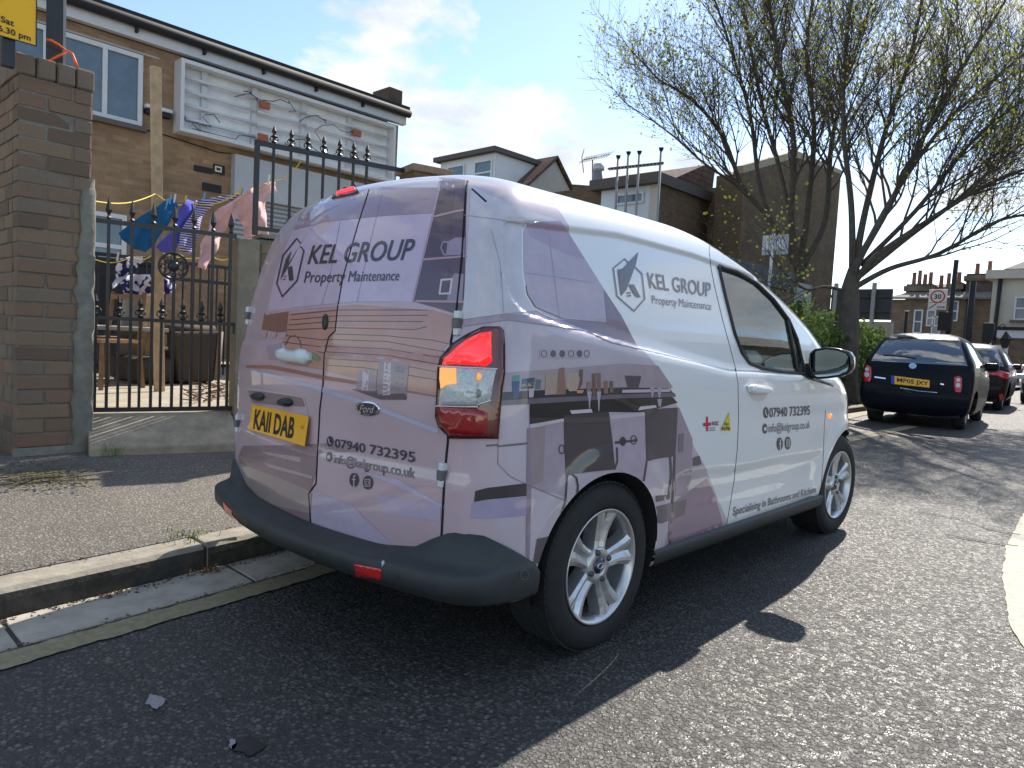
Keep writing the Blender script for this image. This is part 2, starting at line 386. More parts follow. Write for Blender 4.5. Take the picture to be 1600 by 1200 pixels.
rearf = mth(t, 'MULTIPLY', mth(t, 'SUBTRACT', mth(t, 'MULTIPLY', s.outputs[1], -1.), .50), 9., True)
n = N(t, 'ShaderNodeTexNoise', i_Scale=2.2, i_Detail=2.); L(t, c.outputs['Object'], n.inputs['Vector'])
wr = mixc(t, rearf, lilac_s, lilac_c); wr = mixc(t, .5, wr, ramp(t, n.outputs[0], [(.35, (.78,.76,.80)), (.65, (1.12,1.12,1.12))]), 'MULTIPLY')
L(t, mixc(t, fac, wr, (.80,.81,.82)), b.inputs['Base Color']); b.inputs['Roughness'].default_value = .3; b.inputs['Coat Weight'].default_value = 1.; b.inputs['Coat Roughness'].default_value = .035
# ---- split the shell into its panels
P2 = proj(FC); ax = np.abs(FC[:,0]); FCm = FC.copy(); FCm[:,0] = ax; Pm = proj(FCm)
isrear = (FC[:,1] < -.40) & ((np.tile(np.arange(M2), LV-1) < NR+14) | (np.tile(np.arange(M2), LV-1) > M2-NR-14))
seamx = np.interp(FC[:,2], [.3,.62,.72,.92,1.06,1.2,1.6], [.062,.10,.135,.135,.145,.21,.225])
seampx = [(577,296),(574,306),(560,350),(536,434),(528,480),(524,517),(514,527),(507,555),(505,600),(500,640),(497,700),(494,755),(483,771),(486,826)]
dooredge = [(731,283),(728,300),(725,350),(722,400),(717,450),(712,500),(705,532),(700,690),(695,740),(690,838)]
zed = np.array([hit(*q)[0] for q in dooredge]); edx = np.interp(FC[:,2], zed[::-1,2], zed[::-1,0])
seam3 = np.array([hit(*q)[0] for q in seampx]); so_ = np.argsort(seam3[:,2]); seamx = np.interp(FC[:,2], seam3[so_,2], seam3[so_,0])
indoor = isrear & (ax < edx) & (FC[:,2] < 1.585) & (FC[:,2] > .27)
doorpoly = [(1108,392),(1117,450),(1140,540),(1153,600),(1152,700),(1134,828),(1280,787),(1286,700),(1288,640),(1290,590),(1262,545),(1240,503),(1200,455),(1160,420),(1125,398)]
winpoly = [(1122,416),(1150,424),(1182,443),(1208,468),(1232,500),(1245,530),(1252,560),(1258,584),(1225,582),(1190,575),(1170,567),(1158,550),(1147,520),(1133,465)]
sidef = (ax > .5) & (FC[:,1] > .3) & (FC[:,1] < 2.7)
infd = sidef & inpoly(Pm, doorpoly)
inwin = sidef & inpoly(Pm, winpoly) & (FC[:,2] > .9)
jcol = np.tile(np.arange(M2), LV-1); fs = NR+NC+NS
inws = (FC[:,2] > 1.035) & (FC[:,2] < 1.545) & (jcol > fs+17) & (jcol < fs+2*NF-18)
parts = dict(body=[], rl=[], rr=[], fdr=[], fdl=[], wr=[], wl=[], ws=[])
cls = np.where(~keep, 'x', np.where(inws, 'ws', np.where(inwin & (FC[:,0] > 0), 'wr', np.where(inwin, 'wl', np.where(infd & (FC[:,0] > 0), 'fdr', np.where(infd, 'fdl', np.where(indoor & (FC[:,0] > seamx), 'rr', np.where(indoor, 'rl', 'body'))))))))
for key, other in (('wr','fdr'),('wl','fdl')):        # keep each window in one piece
    gm = (cls == key).reshape(LV-1, M2); seen = np.zeros_like(gm); comps = []
    for a, e in zip(*np.where(gm)):
        if seen[a, e]: continue
        st = [(a, e)]; seen[a, e] = True; cp = []
        while st:
            i, j = st.pop(); cp.append((i, j))
            for i2, jj2 in ((i+1,j),(i-1,j),(i,(j+1)%M2),(i,(j-1)%M2)):
                if 0 <= i2 < LV-1 and gm[i2, jj2] and not seen[i2, jj2]: seen[i2, jj2] = True; st.append((i2, jj2))
        comps.append(cp)
    for cp in sorted(comps, key=len)[:-1]:
        for i, j in cp: cls[i*M2+j] = other
glass, t, b = raw('tinted_car_glass')
b.inputs['Base Color'].default_value = (.02,.03,.03,1); b.inputs['Roughness'].default_value = .02; b.inputs['Coat Weight'].default_value = 1.; b.inputs['IOR'].default_value = 3.0
tr = N(t, 'ShaderNodeBsdfTransparent'); tr.inputs[0].default_value = (.82,.93,.90,1); mx = N(t, 'ShaderNodeMixShader'); mx.inputs[0].default_value = .55
L(t, tr.outputs[0], mx.inputs[1]); L(t, b.outputs[0], mx.inputs[2]); L(t, mx.outputs[0], t.nodes['Material Output'].inputs[0])
def shell(name, key, m, parent, label=None, shrink=0.):
    F = FF[cls == key]; u, inv = np.unique(F.ravel(), return_inverse=True); g = G(); V = FV[u].copy()
    if shrink: V[:, 0] -= np.sign(V[:, 0])*shrink
    g.v = [tuple(v) for v in V]; g.f = [tuple(int(x) for x in f) for f in inv.reshape(-1, 4)]; g.sm = [True]*len(g.f)
    return obj(name, g, m, parent, label=label)
shell('body', 'body', wrap, van)
rdl = shell('rear_door', 'rl', wrap, van, 'wide left rear door carrying the yellow number plate')
rdr = shell('rear_door', 'rr', wrap, van, 'narrow right rear door with phone number lettering')
fdr = shell('front_door', 'fdr', white, van); fdl = shell('front_door', 'fdl', white, van)
shell('side_window', 'wr', glass, fdr, shrink=.004); shell('side_window', 'wl', glass, fdl, shrink=.004); shell('windscreen', 'ws', glass, van)
def gap(name, P, r, m, parent, mirror=False, lift=-.0005, n=6, mdn=0.):
    pts = []
    for (a, b) in zip(P, P[1:]):
        k = max(1, int(math.hypot(b[0]-a[0], b[1]-a[1])/6))
        pts += [(a[0]+(b[0]-a[0])*i/k, a[1]+(b[1]-a[1])*i/k) for i in range(k)]
    pts.append(P[-1]); H = [hit(*q) for q in pts]; V = [l+nn*lift for l, nn in H]
    o = obj(name, G().tube(V, r, n), m, parent)
    if mirror: obj(name, G().tube([(-(l+nn*(lift-mdn)).x, (l+nn*(lift-mdn)).y, (l+nn*(lift-mdn)).z) for l, nn in H], r, n), m, parent)
    return o
gap('door_gap', seampx, .0038, seam_m, van)
gap('door_gap', dooredge, .0045, seam_m, van, True, mdn=.0045)
gap('door_gap', [(1108,392),(1111,420),(1117,450),(1129,500),(1140,540),(1149,575),(1153,600),(1154,650),(1152,700),(1147,750),(1134,828)], .0022, seam_m, van, True)
gap('door_gap', [(1290,640),(1288,665),(1286,720),(1281,787)], .0022, seam_m, van, True)
gap('door_gap', [(1108,392),(1108,384),(1125,386),(1160,402),(1200,440)], .002, seam_m, van, True)
gap('window_trim', winpoly+winpoly[:1], .011, black_pl, fdr, True, .0)
gap('window_divider', [(1230,497),(1238,540),(1246,582)], .010, black_pl, fdr, True, 0.)
gap('recess_edge_highlight', [(840,347),(822,350),(815,362),(816,430),(821,462),(832,481),(850,492),(890,508),(950,530),(1000,545),(1050,557),(1100,569)], .0032, white, van, True, .0)  # bright reflection along the recess edge, put in as a glossy white tube
# roof gutter slit at the rear corner
gap('roof_slit', [(738,296),(748,305),(760,316)], .005, seam_m, van, True)
# ---- rear bumper, sills, arch liners, floor
def zrow(z): k = np.array([np.interp(z, ROWS[:9,0], ROWS[:9,c]) for c in range(5)]); return outline(k)
def bump_grid(g, prof, ztop, zbot, arch_y, sgn=1):
    base = zrow(.42); n = len(base); ends = np.where((np.arange(n) > NR) & (base[:,1] > arch_y))[0][0]; idx = list(range(0, ends+1, 2))+[ends]
    idx = sorted(set(idx)); tn = np.gradient(base, axis=0); tn /= np.linalg.norm(tn, axis=1)[:, None]; nm = np.c_[tn[:,1], -tn[:,0]]
    rows = []
    for i in idx:
        p = base[i]; col = []; zt, zb = ztop(p), zbot(p)
        f = 1-.80*float(sst((p[1]+.62)/.15))      # protrusion dies away round the corner
        for k, (v, o) in enumerate(prof):
            zv = zt-.004*k if v is None else min(v, zt-.004*k)
            col.append((sgn*(p[0]+nm[i,0]*(o*f+.017)), p[1]+nm[i,1]*(o*f+.017), zv))
        rows.append(col)
    g.grid(rows if sgn < 0 else [r for r in rows], True)
def ztop_r(p):
    if p[1] > -.62 and abs(p[0]) > .70: return interp(p[1], [-.62,-.55,-.36], [.500,.496,.380])
    return interp(abs(p[0]), [0,.42,.56,.64,.70,.85], [.392,.398,.42,.468,.498,.50])
bp = [(None,-.012),(None,.012),(.412,.024),(.399,.046),(.391,.066),(.386,.084),(.380,.090),(.355,.091),(.330,.088),(.318,.076),(.298,.062),(.286,.036),(.281,-.02)]
gb = G(); bump_grid(gb, bp, ztop_r, lambda p: .281, -.372); bump_grid(gb, bp, ztop_r, lambda p: .281, -.372, -1)
bumper = obj('rear_bumper', gb, bump_pl, van, fix=True)
def fbump(sgn):
    base = zrow(.42)[::-1]; tn = np.gradient(base, axis=0); tn /= np.linalg.norm(tn, axis=1)[:, None]; nm = np.c_[-tn[:,1], tn[:,0]]; rows = []
    for i in range(0, len(base), 2):
        p = base[i]
        if p[1] < 2.84 and p[0] > .7: break
        rows.append([(sgn*(p[0]+nm[i,0]*o), p[1]+nm[i,1]*o, z) for z, o in ((.46,-.01),(.45,.012),(.36,.022),(.28,.015),(.23,-.02))])
    return rows
g = G(); g.grid(fbump(1)); g.grid(fbump(-1)); obj('front_bumper', g, bump_pl, van, fix=True)
for sx in (1, -1):
    y0, y1 = .325, 2.15; g = G()
    g.grid([[(sx*x, y, z+.018*(y-.3)*-.5) for x, z in ((.80,.305),(.862,.300),(.868,.285),(.858,.245),(.82,.215),(.70,.21))] for y in np.linspace(y0, y1, 12)])
    obj('sill', g, bump_pl, van, fix=True)
liner_m = mat('liner', (.012,.012,.013), .9)
for yc, ra in ARCH:
    for sx in (1, -1):
        rows = []
        for a in np.linspace(-15, 195, 40):
            ca, sa = math.cos(R(a)), math.sin(R(a)); p_ = Vector((sx*.9, yc+(ra+.002)*ca, WZ+(ra+.002)*sa)); kk = BVH.find_nearest(p_)[0]
            xo = abs(kk.x)-.004; rows.append([(sx*x, p_.y, p_.z) for x in (xo, .5)]+[(sx*.5, yc, WZ)])
        obj('wheel_arch_liner', G().grid(rows), liner_m, van, fix=True)
g = G().box((-.70,-.58,.285), (.70,-.36,.32)); g.box((-.6,-.36,.22), (.6,.36,.30)); g.box((-.76,.36,.225), (.76,2.13,.30)); g.box((-.6,2.13,.22), (.6,2.9,.30)); obj('floor_pan', g, mat('liner'), van)
g = G().box((-.50,.68,.3), (.50,.70,1.55)); g.box((-.72,.68,.3), (.72,.695,1.35)); obj('bulkhead', g, mat('liner'), van)
dk = mat('cabin_grey', (.035,.036,.04), .8)
for sx in (.38, -.38):
    g = G().box((sx-.24,.95,.55), (sx+.24,1.40,.72)); g.bar((sx,.92,.7), (sx,.78,1.22), .46, .12, (0,1,0)); g.bar((sx,.78,1.26), (sx,.75,1.42), .26, .09, (0,1,0)); obj('seat', g, dk, van, bevel=.03)
g = G().box((-.74,1.75,.75), (.74,2.3,1.0)); g.bar((.38,1.8,.98), (.38,2.05,1.04), .4, .08); obj('dashboard', g, dk, van, bevel=.03)
g = G().tube([Vector((.38+.18*math.cos(a), 1.62+.07*math.sin(a), 1.0+.17*math.sin(a))) for a in np.linspace(0, 2*math.pi, 25)], .016, 8); g.tube([(.38,1.62,1.0),(.38,1.8,.92)], .03); obj('steering_wheel', g, dk, van)
# ---- wheels
alloy = mat('alloy_silver', (.60,.605,.61), .30, .75, noise=.06, nscale=30)
alloy_d = mat('alloy_inner', (.10,.10,.105), .45, .6)
navy = mat('badge_navy', srgb(22,28,62), .3, coat=1.)
def wheel(cx, cy, sgn, spin, steer=0.):
    """built at the origin with its face towards +x, then moved"""
    def mv(g):
        cs, sn = math.cos(steer), math.sin(steer)
        if sgn < 0: g.f = [f[::-1] for f in g.f]
        g.v = [(cx+(x*sgn)*cs-y*sn, cy+(x*sgn)*sn+y*cs, WZ+z) for x, y, z in g.v]; return g
    g = G().lathe([(.190,-.17),(.215,-.19),(.265,-.200),(.296,-.192),(.3035,-.17),(.3055,-.10),(.3035,-.03),(.296,-.010),(.280,.002),(.262,.006),(.245,.007),(.228,.005),(.214,-.001),(.206,-.012),(.200,-.03)], axis='x', n=64)
    for a in range(72):      # tread blocks
        t0 = 2*math.pi*a/72
        for xx, dw in ((-.172,.036),(-.125,.036),(-.078,.036),(-.03,.034)):
            q = [(.3075*1.0, t0+.008), (.3075, t0+.066)]
            r0, r1 = .3000, .3078 if abs(xx+.1) < .06 else .3058
            P = [(xx-dw/2, rr*math.cos(tt), rr*math.sin(tt)) for rr, tt in ((r0,t0+.006),(r1,t0+.01),(r1,t0+.074),(r0,t0+.078))]
            g.prism(P, (dw, 0, 0))
    ty = obj('tyre', mv(g), rubber, van)
    g = G().lathe([(.200,-.16),(.195,-.10),(.196,-.05),(.2015,-.018),(.2075,-.004),(.2085,.002),(.2055,.004),(.200,.0),(.192,-.010),(.188,-.03)], axis='x', n=64); rim = obj('rim', mv(g), alloy, ty)
    g = G().lathe([(.19,-.105),(.02,-.105)], axis='x', n=32); g.lathe([(.12,-.09),(.12,-.10)], axis='x', n=32); obj('brake_disc', mv(g), alloy_d, ty)
    for k in range(5):
        a = spin+2*math.pi*k/5; ca, sa = math.cos(a), math.sin(a)
        def W(x, u, r): return (x, r*ca-u*sa, r*sa+u*ca)
        g = G()
        for s in (1, -1):            # two ribs with a shallow valley between them
            secs = []
            for r, ui, uo, x in ((.045,.0,.034,-.020),(.085,.0,.035,-.022),(.125,.0,.040,-.020),(.160,.0,.050,-.014),(.194,.004,.066,-.008)):
                um = ui+(uo-ui)*.42
                secs.append([W(x-.055, uo*s*1.04, r), W(x-.004, uo*s, r), W(x+.003, um*s+(uo-ui)*s*.25, r), W(x+.002, um*s, r), W(x-.009, ui*s, r)])
            g.grid(secs if s > 0 else [q[::-1] for q in secs], False)
        obj('spoke', mv(g), alloy, rim)
    g = G().lathe([(.068,-.05),(.066,-.018),(.058,-.012),(.033,-.012),(.031,-.015),(.0,-.015)], axis='x', n=32); obj('hub', mv(g), alloy, rim)
    g = G().lathe([(.030,-.016),(.028,-.008),(.0,-.007)], axis='x', n=24); obj('hub_cap', mv(g), navy, rim)
    g = G().lathe([(.0195,-.0078),(.0185,-.0064),(.015,-.0064),(.014,-.0078)], axis='x', n=24); g.v = [(x, y*1.0, z*.55) for x, y, z in g.v]; obj('hub_emblem', mv(g), chrome, rim)
    for k in range(4):
        a = spin*.0+.35+math.pi/2*k; g = G().lathe([(.011,-.020),(.0105,-.004),(.006,-.002),(0,-.002)], (0, .054*math.cos(a), .054*math.sin(a)), 'x', 10); obj('wheel_nut', mv(g), alloy_d, rim)
XF = .846
wheel(XF, 0, 1, R(80)); wheel(-XF, 0, -1, R(80)); wheel(XF-.01, VWB, 1, R(95), R(-2)); wheel(-XF+.01, VWB, -1, R(95), R(-2))
# ---- lamps, handles, hinges, plates on the van
lampred = mat('lamp_red', srgb(205,14,20), .12, coat=1., emis=((1,.02,.02), .6), noise=.25, nscale=120)
lampred2 = mat('lamp_red_unlit', srgb(150,12,22), .12, coat=1., noise=.3, nscale=90)
lamphouse = mat('lamp_housing', srgb(92,14,24), .15, coat=1.)
lampclear = mat('lamp_clear', (.52,.56,.57), .14, coat=1., noise=.3, nscale=140)
lampamber = mat('lamp_amber', srgb(236,140,40), .15, coat=1., emis=((1,.36,.04), .5))
decal('tail_lamp_surround', QL((575,155),(700,155),(730,185),(740,300),(740,520),(718,660),(690,1025),(330,1025),(235,930),(211,850),(222,700),(230,480),(250,400),(340,288),(460,210)), black_pl, van, .010, 10, thick=.03, mirror='tail_lamp_surround', msh=.014)
tl = decal('tail_lamp', QL((580,166),(700,162),(722,190),(733,300),(733,518),(710,660),(684,1017),(340,1017),(246,925),(226,850),(238,700),(245,480),(263,408),(350,300),(468,224)), lamphouse, van, .013, 9, thick=.006, mirror='tail_lamp', msh=.014)
decal('brake_lens', QL((560,208),(638,195),(642,430),(600,465),(275,452),(292,408),(400,305),(470,250)), lampred, tl, .0145, 8, dome=.012)
decal('clear_lens', QL((268,468),(672,490),(650,600),(632,722),(520,768),(250,762),(262,600)), lampclear, tl, .0145, 8, dome=.012)
decal('amber_lens', QL((276,478),(398,482),(402,600),(330,610),(284,640),(272,560)), lampamber, tl, .0275, 8)
decal('amber_bulb', [(640+545/5+5.5*math.cos(a), 480+548/5+6*math.sin(a)) for a in np.linspace(0, 2*math.pi, 14, endpoint=False)], lampamber, tl, .0275, 6, dome=.006)
decal('reverse_bulb', ell(640+545/5, 480+675/5, 5.5, 7, 14), mat('bulb_grey', (.2,.21,.21), .2, coat=1.), tl, .0275, 6, dome=.004)
decal('fog_lens', QL((243,775),(505,785),(612,822),(602,990),(440,1000),(335,985),(255,880)), lampred2, tl, .0145, 8, dome=.012)
for a in ((470,230,410,330),(500,470,505,470)):
    pass
decal('lens_divider', [q for q in stroke(QL((268,466),(675,488)), 1.6)], mat('lens_bar', (.7,.7,.7), .2), tl, .029, 8)
decal('lens_divider', [q for q in stroke(QL((248,766),(520,774),(632,726)), 1.6)], mat('lens_bar'), tl, .029, 8)
decal('high_brake_lamp', Q4((598,172),(612,142),(640,118),(715,98),(738,138),(700,150)), mat('lamp_dark', srgb(60,10,16), .2, coat=1.), van, .006, 8, thick=.02)
decal('high_brake_lens', Q4((622,158),(628,138),(712,113),(722,132)), mat('lamp_red_lit', srgb(220,10,16), .5, emis=((1,.01,.02), .9)), van, .0085, 6)
hw = mat('hinge_white', (.62,.68,.68), .35, coat=.5)
def hinge(px, py, sx, flip=False):
    l, n = hit(px, py)
    for s in ((1, -1)):
        q = Vector((l.x*s, l.y, l.z)); g = G(); g.box(q-Vector((.010,.016,.038)), q+Vector((.010,.012,.038)))
        h = obj('door_hinge', g, hw, van, bevel=.004)
        g = G().box(q-Vector((.012,.020,.016)), q+Vector((.012,.012,.016))); obj('hinge_knuckle', g, mat('hinge_grey', (.12,.125,.13), .4), h, bevel=.003)
hinge(717,505,1); hinge(693,742,1)
decal('door_handle', QP((422,360),(432,338),(492,328),(500,342),(570,345),(620,332),(660,345),(692,380),(690,415),(650,450),(600,440),(500,430),(440,412)), hw, rdl, .014, 8, thick=.02, dome=.018)
decal('lock', [(340+x*.3, 260+y*.3) for x, y in ell(563, 811, 15, 42, 18, 0, .08)], black_pl, rdl, .004, 6, thick=.006, dome=.004)
for cx, cy, rx, ry in ((274,697,48,34),(490,742,54,36)):
    decal('plate_lamp', [(350+x/5, 480+y/5) for x, y in ell(cx, cy, rx, ry, 18, 0, .12)], black_pl, rdl, .006, 6, thick=.01, dome=.022)
yellow_pl = mat('plate_yellow', srgb(240,175,8), .4, coat=.3, noise=.04, nscale=40)
blackink = mat('black_ink', (.01,.01,.011), .5)
# number plate: a flat plate on the left rear door
pq = [hit(*q) for q in QP((222,757),(655,853),(623,1088),(190,955))]; pc = sum((a for a, _ in pq), Vector())/4; pn = sum((n for _, n in pq), Vector()).normalized()
def onplane(px, py, c, n): d = Vector(ray(px, py)); o = Vector(CAM); return o+d*((c-o).dot(n)/d.dot(n))
pc += pn*.016
P4 = [onplane(*q, pc, pn) for q in QP((222,757),(655,853),(623,1088),(190,955))]
g = G().prism([p-pn*.006 for p in P4], pn*.006); plate = obj('number_plate', g, yellow_pl, rdl, fix=True, bevel=.002)
def plane_decal(name, V, F, c, n, m, parent, lift=.001):
    g = G(); g.add([onplane(x, y, c, n)+n*lift for x, y in V], F); o = obj(name, g, m, parent, fix=False); return o
def plane_text(name, body, quad, c, n, m, parent, bold=0., shear=0., lift=.001):
    V, F = text_mesh(body, bold, shear); lo, hi = V.min(0), V.max(0); H = homog([(lo[0],hi[1]),(hi[0],hi[1]),(hi[0],lo[1]),(lo[0],lo[1])], quad)
    return plane_decal(name, hmap(H, V), F, c, n, m, parent, lift)
plane_text('plate_characters', 'KAII DAB', QP((246,795),(560,862),(540,1030),(228,950)), pc, pn, blackink, plate, bold=.03)
for q in QP((612,938)): plane_decal('plate_screw', ell(q[0], q[1], 2.6, 3, 12), [tuple(range(12))], pc, pn, mat('screw_yellow', srgb(190,135,10), .4), plate)
# maker's badge
decal('maker_badge', [(320+x*.3, 580+y*.3) for x, y in ell(853, 194, 64, 38, 28, 0, .1)], chrome, rdr, .005, 6, thick=.006)
decal('badge_face', [(320+x*.3, 580+y*.3) for x, y in ell(853, 194, 54, 30, 28, 0, .1)], navy, rdr, .0062, 6)
decal_text('badge_lettering', 'Ford', Q5((814,172),(892,180),(890,218),(812,212)), chrome, rdr, .0072, bold=.01, shear=.35, step=6)
# bumper pieces
BB = BVHTree.FromPolygons([tuple(v) for v in gb.v], gb.f)
refl = mat('reflector_red', srgb(196,30,32), .2, coat=1.)
decal('reflector', [(554,881),(596,889),(596,907),(556,901)], refl, bumper, .002, 6, thick=.004, bvh=BB, mirror='reflector')
for q in ((384,817,3.5,5),(491,866,4,5),(620,902,4.5,5),(819,898,5.5,7)):
    decal('parking_sensor', ell(*q, 16), mat('sensor_grey', (.028,.032,.035), .5), bumper, .0015, 5, bvh=BB)
decal('sensor_ring', ringp(819,898,7,8.5,1.6), mat('sensor_ring_grey', (.085,.09,.095), .5), bumper, .002, 5, bvh=BB)
decal('scuff', [(596,878),(600,875),(601,880),(597,886)], mat('scuff_white', (.45,.45,.45), .8), bumper, .001, 4, bvh=BB)
# front door furniture
fh = decal('door_handle', Q8((208,585),(222,576),(262,582),(288,590),(290,602),(270,612),(225,612),(210,604)), white, fdr, .022, 6, thick=.02, dome=.012, mirror='door_handle')
decal('handle_recess', [(1080+x/2.4, 360+y/2.4) for x, y in ell(252, 604, 34, 38, 20)], mat('recess_white', (.62,.63,.64), .3, coat=1.), fdr, .001, 6)
decal('side_indicator', [(1080+x/2.4, 360+y/2.4) for x, y in ell(519, 696, 8, 11, 14)], lampamber, van, .003, 5, dome=.004, mirror='side_indicator')
# door mirror: black shell with glass, standing off the front door
MY = 1.80
def mirr(sx):
    out = [ony(*q, MY) for q in [(1266,552),(1273,546),(1290,543),(1310,545),(1325,550),(1331,558),(1331,572),(1327,582),(1312,588),(1290,591),(1276,592),(1267,588),(1264,570)]]
    c = sum(out, Vector())/len(out); S = lambda k, dy: [Vector((sx*(c.x+(p.x-c.x)*k), MY+dy, c.z+(p.z-c.z)*k)) for p in out]
    g = G().grid([S(.93,-.005), S(1.0,-.008), S(1.04,.01), S(1.02,.05), S(.85,.095), S(.45,.12), S(.02,.125)], closed=True)
    hs = obj('door_mirror', g, mat('mirror_black', (.012,.012,.013), .2, coat=.6), van, fix=True)
    g = G(); q = S(.88, -.004); g.add(q, [tuple(range(len(q)))]); obj('mirror_glass', g, mat('mirror_glass', (.35,.42,.42), .03, 1.), hs, fix=False)
    l, n_ = hit(1262, 586); g = G().bar(Vector((sx*(l.x-.02), MY+.03, l.z+.02)), Vector((sx*(c.x-.02), MY+.04, c.z-.035)), .05, .09); obj('mirror_arm', g, black_pl, hs, bevel=.015)
mirr(1); mirr(-1)
decal('mirror_sail', [(1246,582),(1252,560),(1259,577),(1272,590),(1300,600),(1302,604),(1262,592)], black_pl, fdr, .004, 6, thick=.004)
# front of the van: grille, headlamps (behind the picture's view)
g = G()
rows = []
for z in (.50,.56,.62,.70): o_ = zrow(z)[-26:]; rows.append([(x, y+.006, z) for x, y in o_]+[(-x, y+.006, z) for x, y in o_[::-1][1:]])
obj('grille', g.grid(rows), black_pl, van)
for sx in (1, -1):
    rows = []
    for z in (.74,.80,.86,.91): o_ = zrow(z)[-46:-24]; rows.append([(sx*(x+.006), y+.006, z) for x, y in o_])
    obj('headlamp', G().grid(rows), lampclear, van)
# ---- the printed kitchen picture: flat print on rear and side
def ink(c, key=None): return mat('print_%d_%d_%d' % c, tuple(min(.85, x*k_) for x, k_ in zip(srgb(*c), (.98,.88,.84))), .3, coat=.9, noise=.10, nscale=14, detail=9)
def pr(name, polys, c, lift=.0012, par=None, step=12): return decal(name, polys, ink(c), par or van, lift, step)
INK = mat('lettering_ink', srgb(44,42,56), .35, coat=.8)
INK2 = mat('lettering_grey', srgb(92,92,102), .35, coat=.8)
# rear
pr('printed_wall', Q4((392,335),(560,292),(860,260),(1118,246),(1015,705),(720,703),(400,733),(262,758),(300,560)), (196,186,214), .0010)
pr('printed_ceiling', Q4((500,175),(720,128),(860,110),(1150,112),(1120,244),(860,258),(560,290),(395,332),(430,250)), (152,135,158), .0010)
pr('printed_cabinet', Q4((1160,60),(1225,62),(1290,72),(1297,110),(1292,400),(1284,700),(1265,775),(1130,740),(1020,703)), (92,70,88), .0010)
pr('printed_cabinet_inner', Q4((1150,130),(1235,130),(1225,240),(1118,255)), (72,50,66), .0016)
pr('printed_cabinet_inner', Q4((1112,280),(1222,250),(1212,455),(1076,470)), (82,62,80), .0016)
pr('printed_cabinet_inner', Q4((1068,500),(1210,490),(1200,690),(1032,690)), (88,70,90), .0016)
pr('printed_cabinet_edge', stroke(Q4((1160,62),(1152,130),(1080,440),(1018,705)), 3.2), (172,150,172), .0020)
for P in (((1130,262),(1240,236),(1290,228)), ((1074,486),(1230,474),(1292,468)), ((1035,702),(1290,706))): pr('printed_shelf', stroke(Q4(*P), 3.4), (176,148,158), .0020)
pr('printed_jug', Q4((1200,395),(1240,372),(1290,372),(1288,462),(1190,465)), (150,140,165), .0022)
pr('printed_jug_handle', stroke(Q4((1205,395),(1175,395),(1165,425),(1180,460),(1200,462)), 2.2), (150,140,165), .0022)
pr('printed_bottle', Q4((1222,580),(1235,558),(1284,562),(1276,700),(1195,700)), (146,134,160), .0022)
pr('printed_frame', [q for q in stroke(Q4((1168,592),(1222,588),(1212,662),(1158,664),(1168,592)), 3.)], (205,200,214), .0024)
pr('printed_slat_wall', Q4((372,768),(640,735),(720,712),(1020,708),(1130,745),(1262,780),(1255,850),(1180,950),(1165,1160),(1160,1190),(700,1100),(545,1060),(360,1030),(340,880)), (184,142,132), .0010)
pr('printed_corner_unit', Q4((245,765),(372,748),(360,870),(230,850)), (132,92,86), .0014)
pr('printed_light_strip', Q4((255,752),(400,735),(640,716),(720,708),(1020,705),(1130,735),(1262,775),(1262,785),(1120,750),(720,722),(400,750),(250,775)), (188,170,184), .0016)
sl = [((385,772),(640,748),(1120,748)),((378,800),(628,778),(1095,776)),((372,826),(622,806),(1070,808)),((365,852),(612,840),(1030,850),(1090,835)),((590,872),(880,882),(1120,905),(1230,930)),
      ((560,900),(880,912),(1210,970)),((555,935),(880,950),(1185,1000)),((560,965),(880,985),(1175,1035)),((565,1000),(880,1020),(1165,1075)),((570,1035),(760,1048),(1160,1115)),((350,880),(560,905)),((340,915),(540,940)),((520,965),(555,972))]
for P in sl: pr('printed_slat_gap', stroke(Q4(*P), 1.35), (82,64,76), .0016)
pr('printed_shelf_end', Q4((150,1035),(280,1035),(560,1090),(1160,1195),(1160,1205),(560,1110),(280,1055),(150,1050)), (160,110,98), .0018)
pr('printed_kettle', Q4((258,935),(330,920),(340,1000),(270,1010)), (165,150,172), .0020)
for x in (215, 265, 315): pr('printed_bowl', Q4((x,865),(x+48,862),(x+38,895),(x+8,895)), (186,166,176), .0022)
pr('printed_basket_handle', stroke(Q4((355,930),(375,890),(405,880),(430,905),(438,950)), 1.6), (110,90,100), .0022)
pr('printed_leaves', Q4((495,965),(530,985),(542,1010),(510,1015),(488,1000)), (120,136,92), .0022)
for P, cc in ((((735,1062),(835,1060),(825,1170),(722,1160)), (150,140,156)), (((845,1015),(1000,1032),(995,1080),(985,1180),(835,1188)), (140,128,142)), (((760,1062),(790,1062),(785,1168),(752,1166)), (196,190,206)), (((870,1018),(905,1022),(900,1190),(862,1192)), (190,184,200)), (((930,1035),(975,1040),(968,1170),(925,1160)), (112,100,112))): pr('printed_vase', Q4(*P), cc, .0022)
pr('printed_vase_shadow', Q4((700,1160),(860,1160),(985,1185),(985,1215),(850,1215)), (96,80,92), .0020)
pr('printed_worktop', Q5((250,-5),(380,22),(620,84),(820,150),(1220,300),(1215,325),(820,175),(600,105),(380,42),(240,10)), (176,184,214), .0020)
pr('printed_floor', Q5((200,388),(400,386),(585,378),(582,520),(560,590),(548,800),(330,720),(215,640),(175,530),(175,440)), (142,124,134), .0012)
pr('printed_rug', Q5((180,480),(400,560),(560,630),(548,740),(330,690),(200,610)), (160,150,152), .0016)
pr('printed_beam', Q5((585,378),(640,376),(800,398),(800,418),(640,425),(582,428)), (150,132,146), .0014)
for P in (((300,418),(500,448),(502,475),(330,436)), ((310,475),(560,545),(560,560),(330,498))): pr('printed_streak', Q5(*P), (176,164,172), .0020)
pr('printed_light', Q5((895,640),(1228,698),(1226,782),(930,740)), (186,178,208), .0014)
pr('printed_light', Q5((560,620),(760,690),(1000,925),(760,880),(562,815)), (184,178,206), .0014)
